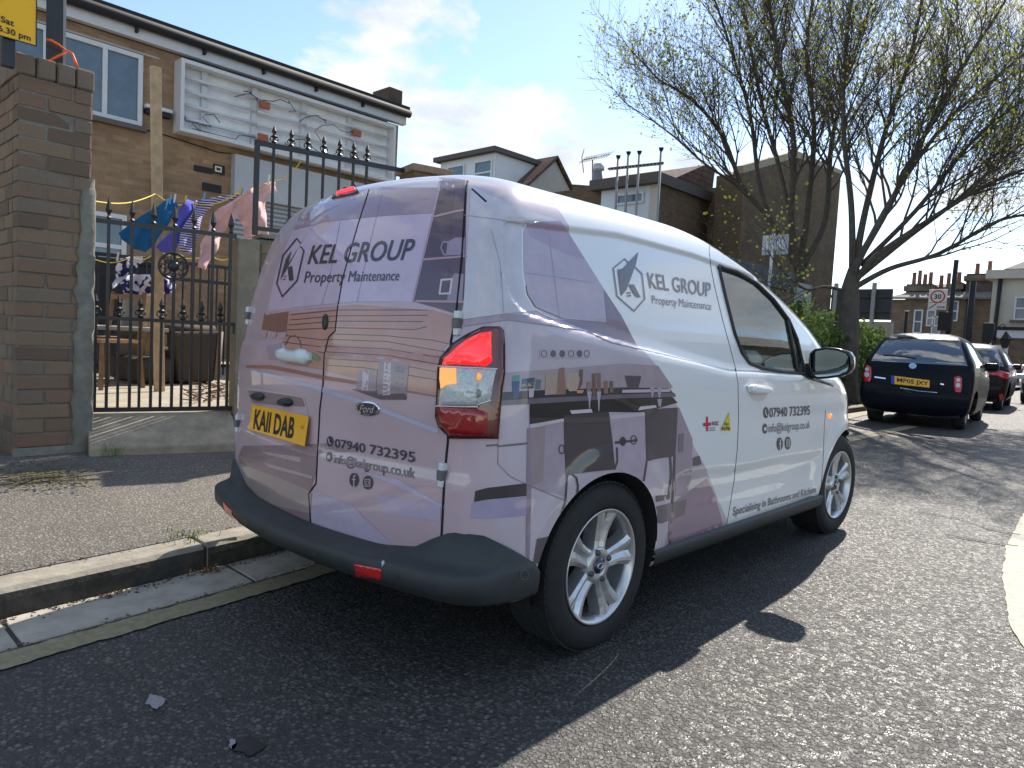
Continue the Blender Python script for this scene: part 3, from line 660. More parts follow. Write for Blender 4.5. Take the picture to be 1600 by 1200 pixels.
pr('printed_light', Q5((810,520),(1000,560),(1250,700),(1248,718),(980,588)), (186,184,212), .0018)
pr('plate_recess_highlight', stroke(QP((178,640),(300,650),(560,690),(620,705),(640,760),(655,850)), 1.4), (215,205,216), .0020)  # highlight on the plate recess edge, put into the colour as a pale line
pr('plate_recess_dark', QP((190,650),(300,660),(560,698),(612,712),(636,775),(440,770),(222,745)), (138,122,128), .0016)  # recess not modelled: its shade is put into a flat darker polygon
for P in (((625,425),(590,600),(565,720)), ((860,150),(800,420),(728,703)), ((560,440),(545,560),(500,720))): pass
for P in (((865,112),(790,420),(728,703)), ((640,290),(580,600),(545,718))): pr('printed_panel_line', stroke(Q4(*P), .7), (150,140,166), .0018)
# side
pr('printed_tiles', Q6((170,30),(250,75),(420,140),(560,190),(400,205),(396,340),(415,520),(470,620),(330,630),(130,658)), (200,206,218), .0022, step=5)
pr('printed_tiles', Q6((412,215),(585,195),(640,280),(785,510),(800,672),(600,655),(470,600),(432,540),(412,420)), (178,170,190), .0027, step=5)
pr('printed_soft_shade', Q6((420,205),(585,196),(640,280),(700,380),(560,330),(440,270)), (166,152,176), .0030, step=5)
pr('printed_hood', Q6((585,660),(800,672),(785,512),(870,640),(950,795),(830,768),(700,710)), (122,112,132), .0030, step=5)
pr('printed_cornice', Q6((135,660),(330,633),(480,640),(590,662),(700,712),(560,690),(340,660),(135,690)), (158,150,168), .0030, step=5)
for P in (((262,240),(305,400),(320,630)), ((530,260),(560,500),(580,655)), ((415,440),(560,458),(740,488)), ((135,170),(400,205))): pr('printed_tile_line', stroke(Q6(*P), .7), (150,150,162), .0034, step=5)
pr('printed_socket_strip', Q6((490,798),(720,804),(718,838),(490,838)), (188,184,200), .0018)
for k, x in enumerate((508,551,593,635,674,708)):
    pr('printed_socket', ringp(680+x/3, 280+818/3, 4.6, 5.6, 1.3) if k in (0,3,5) else ell(680+x/3, 280+818/3, 4.6, 5.6, 16), (100,100,116), .0022, step=6)
pr('printed_backsplash', Q7((55,60),(380,35),(560,20),(700,30),(760,120),(560,135),(55,170)), (172,162,174), .0010)
pr('printed_black_worktop', Q7((58,168),(58,138),(250,128),(560,118),(742,122),(770,150),(560,158),(240,180),(58,190)), (46,42,52), .0016)
pr('printed_worktop_front', Q7((58,172),(240,160),(560,146),(765,140),(772,156),(560,162),(240,182),(58,192)), (110,104,120), .0020)
pr('printed_black_panel', Q7((175,186),(560,160),(750,150),(778,180),(640,220),(500,218),(175,268)), (30,28,34), .0018)
items = [(((103,92),(134,90),(130,160),(106,165)),(52,66,120)),(((106,70),(134,68),(134,92),(104,94)),(70,150,130)),(((146,84),(196,78),(188,122),(142,124)),(70,86,120)),(((170,124),(193,122),(190,158),(172,160)),(196,192,206)),
 (((200,86),(222,86),(218,124),(198,126)),(90,130,130)),(((205,100),(220,100),(218,112),(204,112)),(190,80,60)),(((145,104),(192,98),(190,112),(143,116)),(190,180,100)),(((240,62),(290,56),(284,146),(236,150)),(176,160,150)),(((296,40),(316,36),(322,146),(282,148),(290,70)),(146,120,108)),
 (((330,62),(372,58),(380,90),(366,132),(336,134),(320,110)),(186,172,162)),(((378,46),(392,44),(390,100),(376,130),(372,90)),(110,92,84)),(((406,96),(424,94),(424,150),(408,150)),(150,128,126)),(((428,62),(444,60),(444,150),(430,150)),(120,96,92)),(((448,60),(464,58),(466,148),(450,150)),(134,110,104)),
 (((476,92),(492,90),(494,142),(478,144)),(140,116,112)),(((500,92),(514,92),(516,138),(502,140)),(120,100,98)),(((562,70),(630,72),(618,122),(575,122)),(92,86,98)),(((552,128),(745,124),(748,136),(552,140)),(200,194,208)),(((366,130),(396,128),(390,142),(368,142)),(206,160,120))]
for P, cc in items: pr('printed_utensil', Q7(*P), cc, .0022)
for x, y0, y1 in ((418,135,205),(456,135,215),(674,115,160),(703,118,160),(704,165,195)): pr('printed_glass', Q7((x-10,y0),(x+10,y0),(x+4,y0+36),(x+2,y1),(x-2,y1),(x-4,y0+36)), (176,174,190), .0026)
pr('printed_island_top', Q7((175,270),(316,244),(322,256),(190,282),(175,284)), (206,204,214), .0022)
pr('printed_island_top', Q7((500,232),(640,218),(646,232),(505,248)), (200,198,210), .0022)
pr('printed_island', Q7((172,284),(320,258),(322,478),(318,560),(160,520)), (172,164,182), .0012)
pr('printed_island_edge', Q7((165,285),(180,282),(182,520),(175,830),(160,800)), (150,140,158), .0016)
pr('printed_island_end', Q7((180,284),(240,275),(230,500),(182,520)), (160,150,158), .0016)
pr('printed_island', Q7((500,236),(645,222),(650,420),(640,500),(525,450)), (180,172,190), .0012)
pr('printed_island', Q7((772,200),(785,200),(840,330),(835,480),(815,560),(770,560),(770,400)), (160,150,166), .0012)
for P in (((338,212),(425,206),(432,220),(345,226)), ((624,196),(688,190),(692,200),(616,212))): pr('printed_plate', Q7(*P), (214,212,220), .0026)
pr('printed_chair_back', Q7((313,232),(400,226),(497,215),(512,330),(522,452),(420,462),(322,478),(316,360)), (66,62,70), .0024)
pr('printed_chair_back', Q7((645,208),(778,200),(774,300),(768,398),(700,408),(650,420)), (72,66,78), .0024)
for P in (((328,476),(322,560),(318,645)), ((350,474),(365,486),(372,520),(366,582)), ((520,452),(532,420),(530,365)), ((652,418),(646,460),(640,498)), ((766,398),(762,500),(745,780)), ((748,402),(752,470),(742,570))): pr('printed_chair_leg', stroke(Q7(*P), 3.), (70,64,74), .0024)
for cx, cy, f in ((554,338,0),(598,332,1),(305,370,1)): pr('printed_drawer_socket', ringp(760+cx/2.609, 560+cy/2.609, 5, 7.5, 1.6) if f else ell(760+cx/2.609, 560+cy/2.609, 5, 7.5, 16), (60,56,66), .0026, step=6)
pr('printed_drawer_bar', Q7((522,338),(614,328),(614,338),(522,350)), (76,72,84), .0022)
pr('printed_handle', Q7((782,308),(804,304),(800,380),(780,384)), (120,112,126), .0022)
pr('printed_skirting', Q7((-45,540),(0,528),(162,508),(162,560),(0,575),(-50,585)), (62,58,66), .0018)
pr('printed_lower_light', Q7((-60,590),(0,576),(162,562),(165,640),(0,655),(-65,650)), (170,166,200), .0014)
pr('printed_line', stroke(Q7((0,356),(46,352),(46,358),(165,346)), 3.2), (120,112,128), .0018)
pr('printed_unit_edge', stroke(Q7((48,300),(46,430),(95,480),(160,512),(250,550),(335,585)), 1.0), (128,118,134), .0020)
pr('printed_floor_shade', Q7((690,604),(815,574),(806,636),(760,655),(692,680)), (104,96,110), .0018)
pr('printed_floor_shade', Q7((690,560),(740,555),(742,575),(690,585)), (96,88,100), .0018)
pr('printed_floor_shade', Q7((205,735),(275,722),(240,800),(210,838),(190,830)), (92,86,96), .0018)
pr('printed_floor_block', Q7((840,405),(868,396),(876,432),(842,440)), (86,80,90), .0018)
pr('printed_floor', Q7((745,600),(900,490),(935,570),(968,690),(860,745),(740,770)), (150,130,150), .0012)
# ---- lettering and logos
lt = lambda *a, **k: decal_text('lettering', *a, **k)
lt('KEL GROUP', Q4((492,412),(1036,376),(1012,488),(470,512)), INK, van, bold=.012, shear=.12, lift=.0032)
lt('Property Maintenance', Q4((460,548),(952,542),(944,612),(450,626)), INK, van, shear=.1, lift=.0032)
lt('07940 732395', Q5((680,350),(1099,420),(1097,477),(680,396)), INK, rdr, bold=.012, lift=.0032)
lt('info@kelgroup.co.uk', Q5((675,430),(1098,502),(1094,575),(675,490)), INK, rdr, bold=.006, lift=.0032)
PAPER = ink((186,176,196))
def icon(kind, cx, cy, rx, ry, par, m, pap):
    decal('icon', ell(cx, cy, rx, ry, 24), m, par, .0032, 8)
    U = lambda *P: [(cx+x*rx, cy+y*ry) for x, y in P]
    if kind == 'phone': decal('icon_mark', stroke(U((-.35,-.5),(-.25,.1),(.1,.45),(.45,.5)), rx*.32), pap, par, .0038, 8)
    if kind == 'mail': decal('icon_mark', [U((-.55,-.3),(.55,-.3),(0,.12)), U((-.55,-.15),(0,.28),(.55,-.15),(.55,.4),(-.55,.4))], pap, par, .0038, 8)
    if kind == 'f': decal('icon_mark', stroke(U((.38,-.62),(.1,-.6),(.02,-.3),(.02,.95)), rx*.26)+stroke(U((-.3,-.05),(.38,-.05)), rx*.22), pap, par, .0038, 8)
    if kind == 'ig': decal('icon_mark', stroke(U((-.5,-.5),(.5,-.5),(.5,.5),(-.5,.5),(-.5,-.5)), rx*.16)+ringp(cx, cy, rx*.3, ry*.3, rx*.1)+[U((.3,-.4),(.42,-.4),(.42,-.28),(.3,-.28))], pap, par, .0038, 8)
for k, x, y, rx, ry in (('phone',655,365,17,27),('mail',650,446,15,24),('f',780,565,24,36),('ig',852,580,26,36)): icon(k, 320+x*.3, 580+y*.3, rx*.3, ry*.3, rdr, INK, PAPER)
WP = mat('white_ink', (.75,.77,.78), .3, coat=.8)
for k, x, y, rx, ry in (('phone',279,683,9,21),('mail',275,743,8.5,19),('f',331,800,11,24),('ig',361,797,11,24)): icon(k, 1080+x/2.4, 360+y/2.4, rx/2.4, ry/2.4, fdr, INK, WP)
lt('07940 732395', Q8((292,665),(444,656),(444,692),(292,702)), INK, fdr, bold=.012, lift=.003)
lt('info@kelgroup.co.uk', Q8((288,724),(444,711),(444,750),(288,768)), INK2, fdr, bold=.004, lift=.003)
lt('Specialising in Bathrooms and Kitchens', Q8((156,1038),(467,957),(466,990),(153,1080)), INK2, van, bold=.008, shear=.1, lift=.003)
lt('KEL GROUP', Q6((990,436),(1291,486),(1288,553),(1004,512)), INK2, van, bold=.010, lift=.003)
lt('Property Maintenance', Q6((1013,545),(1293,578),(1292,625),(1016,596)), INK2, van, lift=.003)
def logo(Q, hexs, polys, sq, s, wd, m):
    for h in hexs: decal('logo_outline', stroke(Q(*h), wd), m, van, .0032, 8)
    for p in polys: decal('logo_mark', Q(*p), m, van, .0034, 8)
    decal('logo_window', [Q((x,y),(x+s,y-s*.15),(x+s,y+s*.9),(x,y+s)) for x, y in sq], m, van, .0034, 8)
logo(QB, [[(352,602),(322,565),(215,697),(166,915),(210,1018),(325,893),(378,660),(352,628)]], [[(446,464),(360,600),(280,735),(192,893),(238,725),(282,660),(250,770),(355,610)], [(252,788),(285,780),(297,890),(263,894)]], [(223,858),(234,856),(215,882),(227,880)], 8, 2.0, INK)
logo(Q6, [[(908,398),(886,374),(833,418),(850,549),(930,619),(980,562),(967,444),(934,412)]], [[(950,342),(938,400),(893,520),(869,548),(853,424),(876,420),(886,470),(925,408)], [(904,495),(928,494),(961,556),(936,550)]], [(896,531),(906,530),(898,544),(908,543)], 7.5, 1.7, INK2)
redm = mat('red_ink', srgb(200,30,45), .4); yelm = mat('yellow_ink', srgb(226,200,40), .4)
decal('sticker', [Q8((55,698),(61,698),(61,752),(55,752))[:], Q8((44,722),(72,720),(72,732),(44,734))], redm, van, .0030, 6)
lt('NICEIC', Q8((76,716),(101,716),(101,731),(76,731)), INK, van, bold=.03, lift=.0032)
for y in (739, 747): decal('sticker_line', Q8((64,y),(88,y),(88,y+3),(64,y+3)), INK2, van, .0030, 6)
decal('sticker', Q8((141,680),(146,752),(108,750)), yelm, van, .0030, 6)
lt('Gas', Q8((122,719),(138,718),(138,730),(120,731)), INK, van, bold=.03, lift=.0036)
lt('safe', Q8((112,734),(142,732),(143,748),(110,748)), INK, van, bold=.03, lift=.0036)
# ================================================================== GROUND, KERB, ROAD
KY = [-12,-6,-1.47,-1.1,-.7,-.45,0,.6,1.5,3,5,7,8.5,10,12,16,60]; KX = [.35,-.2,-.69,-.73,-.775,-.80,-.865,-.925,-.98,-1.05,-1.15,-1.35,-1.6,-1.9,-2.08,-2.15,-2.3]
def K(y): return interp(y, KY, KX)
KH = .12; WX = -2.9
def chips(name, tar, stones, scale, bumpd, rough=.75, big=.6, dust=(.5,.5,.5), spec=.5):
    m, t, b = raw(name); c = N(t, 'ShaderNodeTexCoord'); v = N(t, 'ShaderNodeTexVoronoi', i_Scale=scale, i_Randomness=1.); v.feature = 'F1'
    nz = N(t, 'ShaderNodeTexNoise', i_Scale=scale*.7, i_Detail=3.); L(t, c.outputs['Object'], nz.inputs['Vector'])
    wv = N(t, 'ShaderNodeVectorMath', operation='MULTIPLY_ADD'); L(t, nz.outputs[1], wv.inputs[0]); wv.inputs[1].default_value = (.38/scale,)*3; L(t, c.outputs['Object'], wv.inputs[2]); L(t, wv.outputs[0], v.inputs['Vector'])
    v2 = N(t, 'ShaderNodeTexVoronoi', i_Scale=scale*2.3); L(t, wv.outputs[0], v2.inputs['Vector'])
    sp = N(t, 'ShaderNodeSeparateColor'); L(t, v.outputs['Color'], sp.inputs[0])
    sc_ = ramp(t, sp.outputs[0], [(i/(len(stones)-1), s_) for i, s_ in enumerate(stones)])
    edge = ramp(t, v.outputs['Distance'], [(.40, (1,1,1)), (.58, (0,0,0))])
    n = N(t, 'ShaderNodeTexNoise', i_Scale=1.1, i_Detail=7., i_Roughness=.62); L(t, c.outputs['Object'], n.inputs['Vector'])
    col = mixc(t, edge, tar, sc_); col = mixc(t, big, col, ramp(t, n.outputs[0], [(.3, (.62,.62,.63)), (.7, (1.25,1.23,1.2))]), 'MULTIPLY')
    n4 = N(t, 'ShaderNodeTexNoise', i_Scale=.33, i_Detail=4.); L(t, c.outputs['Object'], n4.inputs['Vector'])
    col = mixc(t, .5, col, ramp(t, n4.outputs[0], [(.35, (.72,.72,.74)), (.65, (1.2,1.18,1.14))]), 'MULTIPLY')
    L(t, col, b.inputs['Base Color']); b.inputs['Specular IOR Level'].default_value = spec
    L(t, ramp(t, sp.outputs[1], [(0, (rough-.32,)*3), (.35, (rough,)*3), (1, (min(1, rough+.15),)*3)]), b.inputs['Roughness'])
    h = mth(t, 'ADD', mth(t, 'MULTIPLY', edge, mth(t, 'ADD', mth(t, 'MULTIPLY', sp.outputs[2], .7), .5)), mth(t, 'MULTIPLY', v2.outputs['Distance'], -.35))
    bm = N(t, 'ShaderNodeBump', i_Strength=1., i_Distance=bumpd); L(t, h, bm.inputs['Height']); L(t, bm.outputs[0], b.inputs['Normal'])
    return m
road_m = chips('road_chippings', (.040,.039,.038), [(.042,.042,.042),(.058,.057,.055),(.075,.072,.068),(.096,.092,.086),(.15,.144,.133)], 70, .0035, .66)
pave_m = chips('pavement_chippings', (.115,.104,.088), [(.12,.11,.097),(.165,.152,.133),(.21,.195,.17),(.30,.283,.25)], 85, .003, .85)
conc = mat('concrete', (.37,.34,.285), .9, noise=.28, nscale=9, bump=.0015, bscale=90, detail=10)
conc_d = mat('kerb_concrete', (.27,.245,.20), .9, noise=.38, nscale=14, bump=.0025, bscale=70, detail=10)
struct(obj('ground', G().add([(-400,-300,-.05),(400,-300,-.05),(400,600,-.05),(-400,600,-.05)], [(0,1,2,3)]), mat('far_ground', (.13,.12,.10), .95, noise=.3, nscale=.2)))
ys = sorted(set(list(np.linspace(-12, 60, 145))+KY))
g = G(); g.grid([[(K(y)-.02, y, 0), (K(y)+1.5, y, 0), (3.5, y, 0), (9, y, 0)] for y in ys], False); struct(obj('road', g, road_m))
g = G(); g.grid([[(WX-.12, y, .215), (WX, y, .21), (K(y)-.9, y, KH+.05), (K(y)-.155, y, KH)] for y in ys if y < 9]+[[(-6.5, y, .25), (-4.3, y, .2), (K(y)-.9, y, KH+.03), (K(y)-.155, y, KH)] for y in ys if y >= 9], False)
pavement = struct(obj('pavement', g, pave_m))
g = G(); g.grid([[(9, y, 0), (9.001, y, .12), (13, y, .14)] for y in (-30, 60)], False); struct(obj('far_pavement', g, pave_m))
# kerb stones and channel slabs, each a stone of its own
kerb = obj('kerb_bed', G().grid([[(K(y)-.17, y, .0), (K(y)-.15, y, KH-.012), (K(y)-.012, y, KH-.02), (K(y)-.01, y, .0)] for y in ys if y < 24], False), mat('mortar_dark', (.05,.045,.04), .95)); struct(kerb)
def stone(name, y0, y1, sec, m, parent, n=3):
    rows = []
    for y in np.linspace(y0, y1, n+1):
        k = K(y); rows.append([(k+x, y, z) for x, z in sec])
    g = G().grid(rows, False, True); e = len(rows[0]); g.f.append(tuple(range(e))); g.sm.append(False); g.f.append(tuple(range(len(g.v)-e, len(g.v)))); g.sm.append(False)
    o = obj(name, g, m, parent, fix=True)
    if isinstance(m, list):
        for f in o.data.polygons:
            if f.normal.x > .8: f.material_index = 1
    b_ = o.modifiers.new('bevel', 'BEVEL'); b_.width = .004; b_.segments = 2; b_.limit_method = 'ANGLE'; b_.angle_limit = R(40)
    return o
kface = mat('kerb_face_grime_shade', (.055,.050,.042), .95, noise=.6, nscale=16, bump=.003, bscale=70, detail=10)  # kerb front faces: grime, with their shade also put into the dark colour
for k in range(-9, 22):
    y0 = -.70+k*.915; dz = random.uniform(-.004, .004)
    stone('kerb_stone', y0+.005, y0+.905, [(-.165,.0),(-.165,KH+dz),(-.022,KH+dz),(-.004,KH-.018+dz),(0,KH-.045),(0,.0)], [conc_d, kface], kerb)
chan = struct(obj('channel_bed', G().grid([[(K(y)-.005, y, .003), (K(y)+.285, y, .003)] for y in ys if y < 24], False), mat('mortar_dark')))
for k in range(-8, 20):
    y0 = -1.47+k*.86
    stone('channel_slab', y0+.006, y0+.850, [(.008,.0),(.008,.012),(.272,.010),(.276,.0)], conc, chan)
ylw = mat('worn_yellow_paint', (.25,.222,.135), .85, noise=.35, nscale=30, bump=.003, bscale=62, detail=12)
def strip(name, x0, x1, ya, yb, m, z=.006, wob=.006):
    rows = []
    for y in np.linspace(ya, yb, int((yb-ya)/.03)+2):
        rows.append([(K(y)+x0+random.uniform(-wob, wob), y, z), (K(y)+x1+random.uniform(-wob, wob), y, z)])
    return struct(obj(name, G().grid(rows, False), m))
strip('yellow_line', .292, .412, -9, 7.2, ylw)
g = G(); rows = []
for y in np.linspace(7.4, 10.8, 60): rows.append([(-.80+random.uniform(-.008,.008), y, .006), (-.62+random.uniform(-.008,.008), y, .006)])
struct(obj('yellow_line', g.grid(rows, False), ylw))
# curved white marking at the right edge
wm = mat('white_road_paint', (.46,.435,.36), .85, noise=.3, nscale=25, bump=.003, bscale=62, detail=12)
A = [(2.35,.45),(2.12,.85),(1.949,1.271),(1.854,1.589),(1.725,2.338),(1.64,3.051),(1.561,4.398),(1.60,5.6),(1.75,6.8)]
yy = np.linspace(.45, 6.8, 110); rows = []
for y in yy:
    x = interp(y, [q[1] for q in A], [q[0] for q in A]); rows.append([(x+random.uniform(-.006,.006), y, .006), (x+.24+random.uniform(-.006,.006), y, .006)])
struct(obj('white_road_marking', G().grid(rows, False), wm))
crk = mat('tar_crack', (.02,.02,.02), .9)
def groundpatch(name, P, m, z=.005):
    g = G(); g.add([onz(x, y, 0)+Vector((0,0,z)) for x, y in P], [tuple(range(len(P)))]); return struct(obj(name, g, m))
def crack(P, w_):
    pts = []
    for (a, b) in zip(P, P[1:]):
        for i in range(8): pts.append((a[0]+(b[0]-a[0])*i/8, a[1]+(b[1]-a[1])*i/8))
    rows = []
    for x, y in pts:
        p = onz(x, y, 0); j = random.uniform(-.012, .012); rows.append([(p.x+j, p.y-w_*random.uniform(.3,1), .0075), (p.x+j, p.y+w_*random.uniform(.3,1), .0075)])
    struct(obj('road_crack', G().grid(rows, False), crk))
crack([(0,1168),(180,1130),(330,1096),(470,1078),(600,1040)], .006); crack([(430,1150),(520,1110),(600,1075)], .005)
crack([(1430,800),(1500,812),(1545,828),(1600,838)], .010); crack([(1480,838),(1540,848),(1600,856)], .012)
def blob(cx, cy, rx, ry, n=18): return [(cx+rx*(.75+.5*random.random())*math.cos(2*math.pi*i/n), cy+ry*(.75+.5*random.random())*math.sin(2*math.pi*i/n)) for i in range(n)]
groundpatch('paint_splash', blob(243,1098,14,11), mat('splash_grey', (.28,.28,.29), .8, noise=.3, nscale=90))
groundpatch('paint_splash', blob(364,1165,6,8), mat('splash_grey'))
groundpatch('oil_stain', blob(390,1168,24,14), mat('oil', (.012,.012,.013), .35))
# grass tufts, leaf litter, moss along the kerb
lf = mat('dry_leaf', (.23,.11,.05), .9, noise=.4, nscale=60); gr = mat('grass_green', (.13,.20,.04), .8, noise=.3, nscale=30)
def litter(name, c, n, r, m, sz=.012, lab=None):
    g = G()
    for _ in range(n):
        a = random.uniform(0, 6.28); d = r*random.random(); p = Vector(c)+Vector((d*math.cos(a)*.5, d*math.sin(a), random.uniform(.002,.012))); u = Vector((random.gauss(0,1),random.gauss(0,1),random.gauss(0,.4))).normalized()*sz; v_ = u.orthogonal().normalized()*sz*.5
        g.add([p-u, p+v_, p+u, p-v_], [(0,1,2,3)])
    o = obj(name, g, m); o['kind'] = 'stuff'; tag(o, lab or 'brown leaf scraps lying in the channel', 'leaves'); return o
litter('leaf_litter', (K(-.72)+.05, -.72, .012), 40, .10, lf); litter('leaf_litter', (K(-1.12)+.05, -1.12, .012), 14, .06, lf, lab='few leaf scraps in the channel nearer the left edge')
def tuft(c, n, h, spread=.03):
    g = G()
    for _ in range(n):
        a = random.uniform(0, 6.28); p = Vector(c)+Vector((random.gauss(0,spread), random.gauss(0,spread), 0)); d = Vector((math.cos(a), math.sin(a), 0)); s_ = Vector((-d.y, d.x, 0))*.0022; hh = h*random.uniform(.5,1)
        q = p+d*hh*.3+Vector((0,0,hh*.7)); e = p+d*hh*.75+Vector((0,0,hh*.85)); g.add([p-s_, p+s_, q+s_*.8, q-s_*.8, e], [(0,1,2,3),(3,2,4)])
    return g
def grass(c, n, h, spread, label): o = obj('grass_tuft', tuft(c, n, h, spread), gr); tag(o, label, 'grass', 'weeds'); return o

grit_m = mat('grit', (.10,.085,.06), .95, noise=.5, nscale=80)
g = G(); rg_ = random.Random(5)
for _ in range(2600):
    y = rg_.uniform(-3, 6); k_ = K(y); f = rg_.random(); x = k_+.012+abs(rg_.gauss(0,.03)) if f < .6 else (k_+.285+rg_.gauss(0,.012) if f < .85 else k_-.165+rg_.gauss(0,.02)); z = .013 if f < .6 else (.010 if f < .85 else KH+.003); s_ = rg_.uniform(.002,.007); a = rg_.uniform(0,6.28)
    g.add([(x+s_*math.cos(a+q*2.1), y+s_*1.4*math.sin(a+q*2.1), z) for q in range(3)]+[(x,y,z+s_*.8)], [(0,1,3),(1,2,3),(2,0,3)])
o = obj('grit', g, grit_m); o['kind'] = 'stuff'; tag(o, 'loose grit and soil along the kerb and channel joints', 'grit')
# ================================================================== PIER, GATE, RAILINGS
brk = [mat('brick_brown', (.23,.158,.108), .92, noise=.35, nscale=35, bump=.003, bscale=140, detail=10), mat('brick_dark', (.175,.125,.090), .92, noise=.35, nscale=35, bump=.003, bscale=140, detail=10), mat('brick_red', (.25,.158,.112), .92, noise=.35, nscale=30, bump=.003, bscale=140, detail=10),
       mat('brick_grey', (.225,.178,.132), .92, noise=.3, nscale=30, bump=.003, bscale=140, detail=10), mat('brick_buff', (.255,.185,.122), .92, noise=.35, nscale=30, bump=.003, bscale=140, detail=10)]
def brick_mesh(m, k):
    bm = bmesh.new(); bmesh.ops.create_cube(bm, size=1.); 
    bmesh.ops.bevel(bm, geom=bm.edges[:], offset=.05, segments=1, affect='EDGES')
    for v in bm.verts: v.co += Vector((random.gauss(0,.012), random.gauss(0,.010), random.gauss(0,.02)))
    me = bpy.data.meshes.new('brick'); bm.to_mesh(me); bm.free(); me.materials.append(m); return me
BM = [[brick_mesh(m, k) for k in range(3)] for m in brk]
def rbrick(w=(5,2,.7,2,3)): return random.choice(random.choices(BM, w)[0])
mort = mat('mortar', (.20,.185,.155), .95, noise=.3, nscale=20, bump=.002)
pier = thing('brick_gate_pier', 'tall weathered brown brick gate pier at the left with edge-laid capping', 'pier', (-3.1,-.75,.18))
obj('mortar_core', G().box((-4.69,-.94,.10), (-2.908,-.558,2.52)), mort, pier)
CH = .0905; z = .17; k = 0
def put(parent, lo, hi, w=None, jit=.003):
    lo, hi = Vector(lo), Vector(hi); c = (lo+hi)/2+Vector((random.gauss(0,jit), random.gauss(0,jit*.4), random.gauss(0,.0008))); d = hi-lo
    return place('brick', rbrick(w) if w else rbrick(), c, parent, (0, 0, random.gauss(0,.006)), d)
JT = .010
while z+CH < 2.535:
    w_ = (2,2,1,5,3) if z < .8 else (5,2,.6,1.5,3)
    sp = [(-.95,-.655),(-.655,-.55)] if k % 2 else [(-.95,-.80),(-.80,-.55)]
    for a, b in sp: put(pier, (WX-.11, a+(JT/2 if a > -.95 else 0), z), (WX, b-(JT/2 if b < -.55 else 0), z+CH-JT), w_)
    sd = [(-4.02,-3.80),(-3.80,-3.56),(-3.56,-3.34),(-3.34,-3.12),(-3.12,-3.01)] if k % 2 else [(-4.02,-3.80),(-3.80,-3.66),(-3.66,-3.44),(-3.44,-3.22),(-3.22,-3.01)]
    sd = [(q-.22, q) for q in (-4.46,-4.24,-4.02)]+sd
    for a, b in sd: put(pier, (a+JT/2, -.95, z), (b-JT/2, -.84, z+CH-JT), w_)
    put(pier, (-4.69, -.66, z), (-3.43, -.55, z+CH-JT), w_); put(pier, (-3.41, -.66, z), (-3.02, -.55, z+CH-JT), w_)
    z += CH; k += 1
for i in range(4):
    a = -.965+i*.107; put(pier, (WX-.21, a+.004, z), (WX+.012, a+.102, z+.12), (0,1,0,6,1), .004); put(pier, (WX-.43, a+.004, z), (WX-.215, a+.102, z+.12), (0,1,0,6,1), .004); put(pier, (WX-.65, a+.004, z), (WX-.435, a+.102, z+.12), (0,1,0,6,1), .004); put(pier, (WX-.90, a+.004, z), (WX-.655, a+.102, z+.12), (0,1,0,6,1), .004); put(pier, (WX-1.79, a+.004, z), (WX-.905, a+.102, z+.12), (0,1,0,6,1), .004)
g = G(); rows = []
for zz_ in np.linspace(.10, 1.98, 40):
    e = random.gauss(0, .004); q = .03 if zz_ > 1.9 else 0; ww = interp(zz_, [.1,1.2,1.98], [.10,.075,.05]); rows.append([(-3.05,-.555,zz_),(WX+.010-q,-.555-ww+e*2,zz_),(WX+.020-q,-.55-ww*.6+e,zz_),(WX+.022-q+e,-.535+e,zz_),(WX+.0-q,-.522+e*.5,zz_),(-3.05,-.522,zz_)])
obj('cement_strip', g.grid(rows, True), mat('cement_render', (.20,.195,.165), .95, noise=.35, nscale=11, bump=.004, bscale=50, detail=10), pier, fix=True)
obj('cement_foot', G().prism([(WX+.012,-.97,.1),(WX+.03,-.97,.1),(WX+.012,-.97,.26)], (0,.44,0)), mat('cement_render'), pier)
# steel post, zip tie and yellow plate above the pier
iron = mat('black_iron', (.013,.013,.014), .45, noise=.2, nscale=40, coat=.2)
pt0 = onl(86, 96, -3.08); sp_ = thing('steel_post', 'black steel post rising behind the pier top with an orange cable tie', 'post', (pt0.x, pt0.y, 2.5))
obj('shaft', G().box((pt0.x-.06, pt0.y-.05, 2.45), (pt0.x+.03, pt0.y+.04, 3.6)), iron, sp_); obj('grey_side', G().box((pt0.x-.06, pt0.y+.041, 2.45), (pt0.x+.025, pt0.y+.058, 3.6)), mat('galv', (.28,.29,.29), .5, .3), sp_)
org = mat('orange_plastic', srgb(240,110,20), .5)
zt_ = [onl(x, y, -2.985) for x, y in ((73,97),(90,88),(105,80),(92,70),(80,63),(73,62))]; zz2 = [onl(x, y, -2.975) for x, y in ((105,78),(113,84),(117,95),(120,104))]
ct = obj('cable_tie', G().tube(zt_, .008, 6), org, sp_); obj('tie_tail', G().tube(zz2, [.007,.008,.010,.013], 6), org, ct)
YX = -2.75; yc = [onx(x, y, YX) for x, y in ((57,23),(57,72),(0,52),(0,0))]
ysn = thing('parking_sign', 'yellow parking hours plate cut off by the left edge of the picture', 'sign', (YX, yc[0].y-.25, 2.5))
pw = .62; zt0, zb0 = yc[0].z, yc[1].z; yr0 = yc[0].y
obj('plate', G().box((YX-.006, yr0-pw, zb0), (YX, yr0, zt0+.16)), mat('sign_yellow', srgb(248,190,10), .45), ysn, bevel=.004)
g = G()
for a, b in (((yr0-pw,zb0),(yr0,zb0)), ((yr0,zb0),(yr0,zt0+.16)), ((yr0,zt0+.16),(yr0-pw,zt0+.16)), ((yr0-pw,zt0+.16),(yr0-pw,zb0))): g.bar((YX+.001,a[0],a[1]), (YX+.001,b[0],b[1]), .009, .004)
obj('border', g, blackink, ysn)
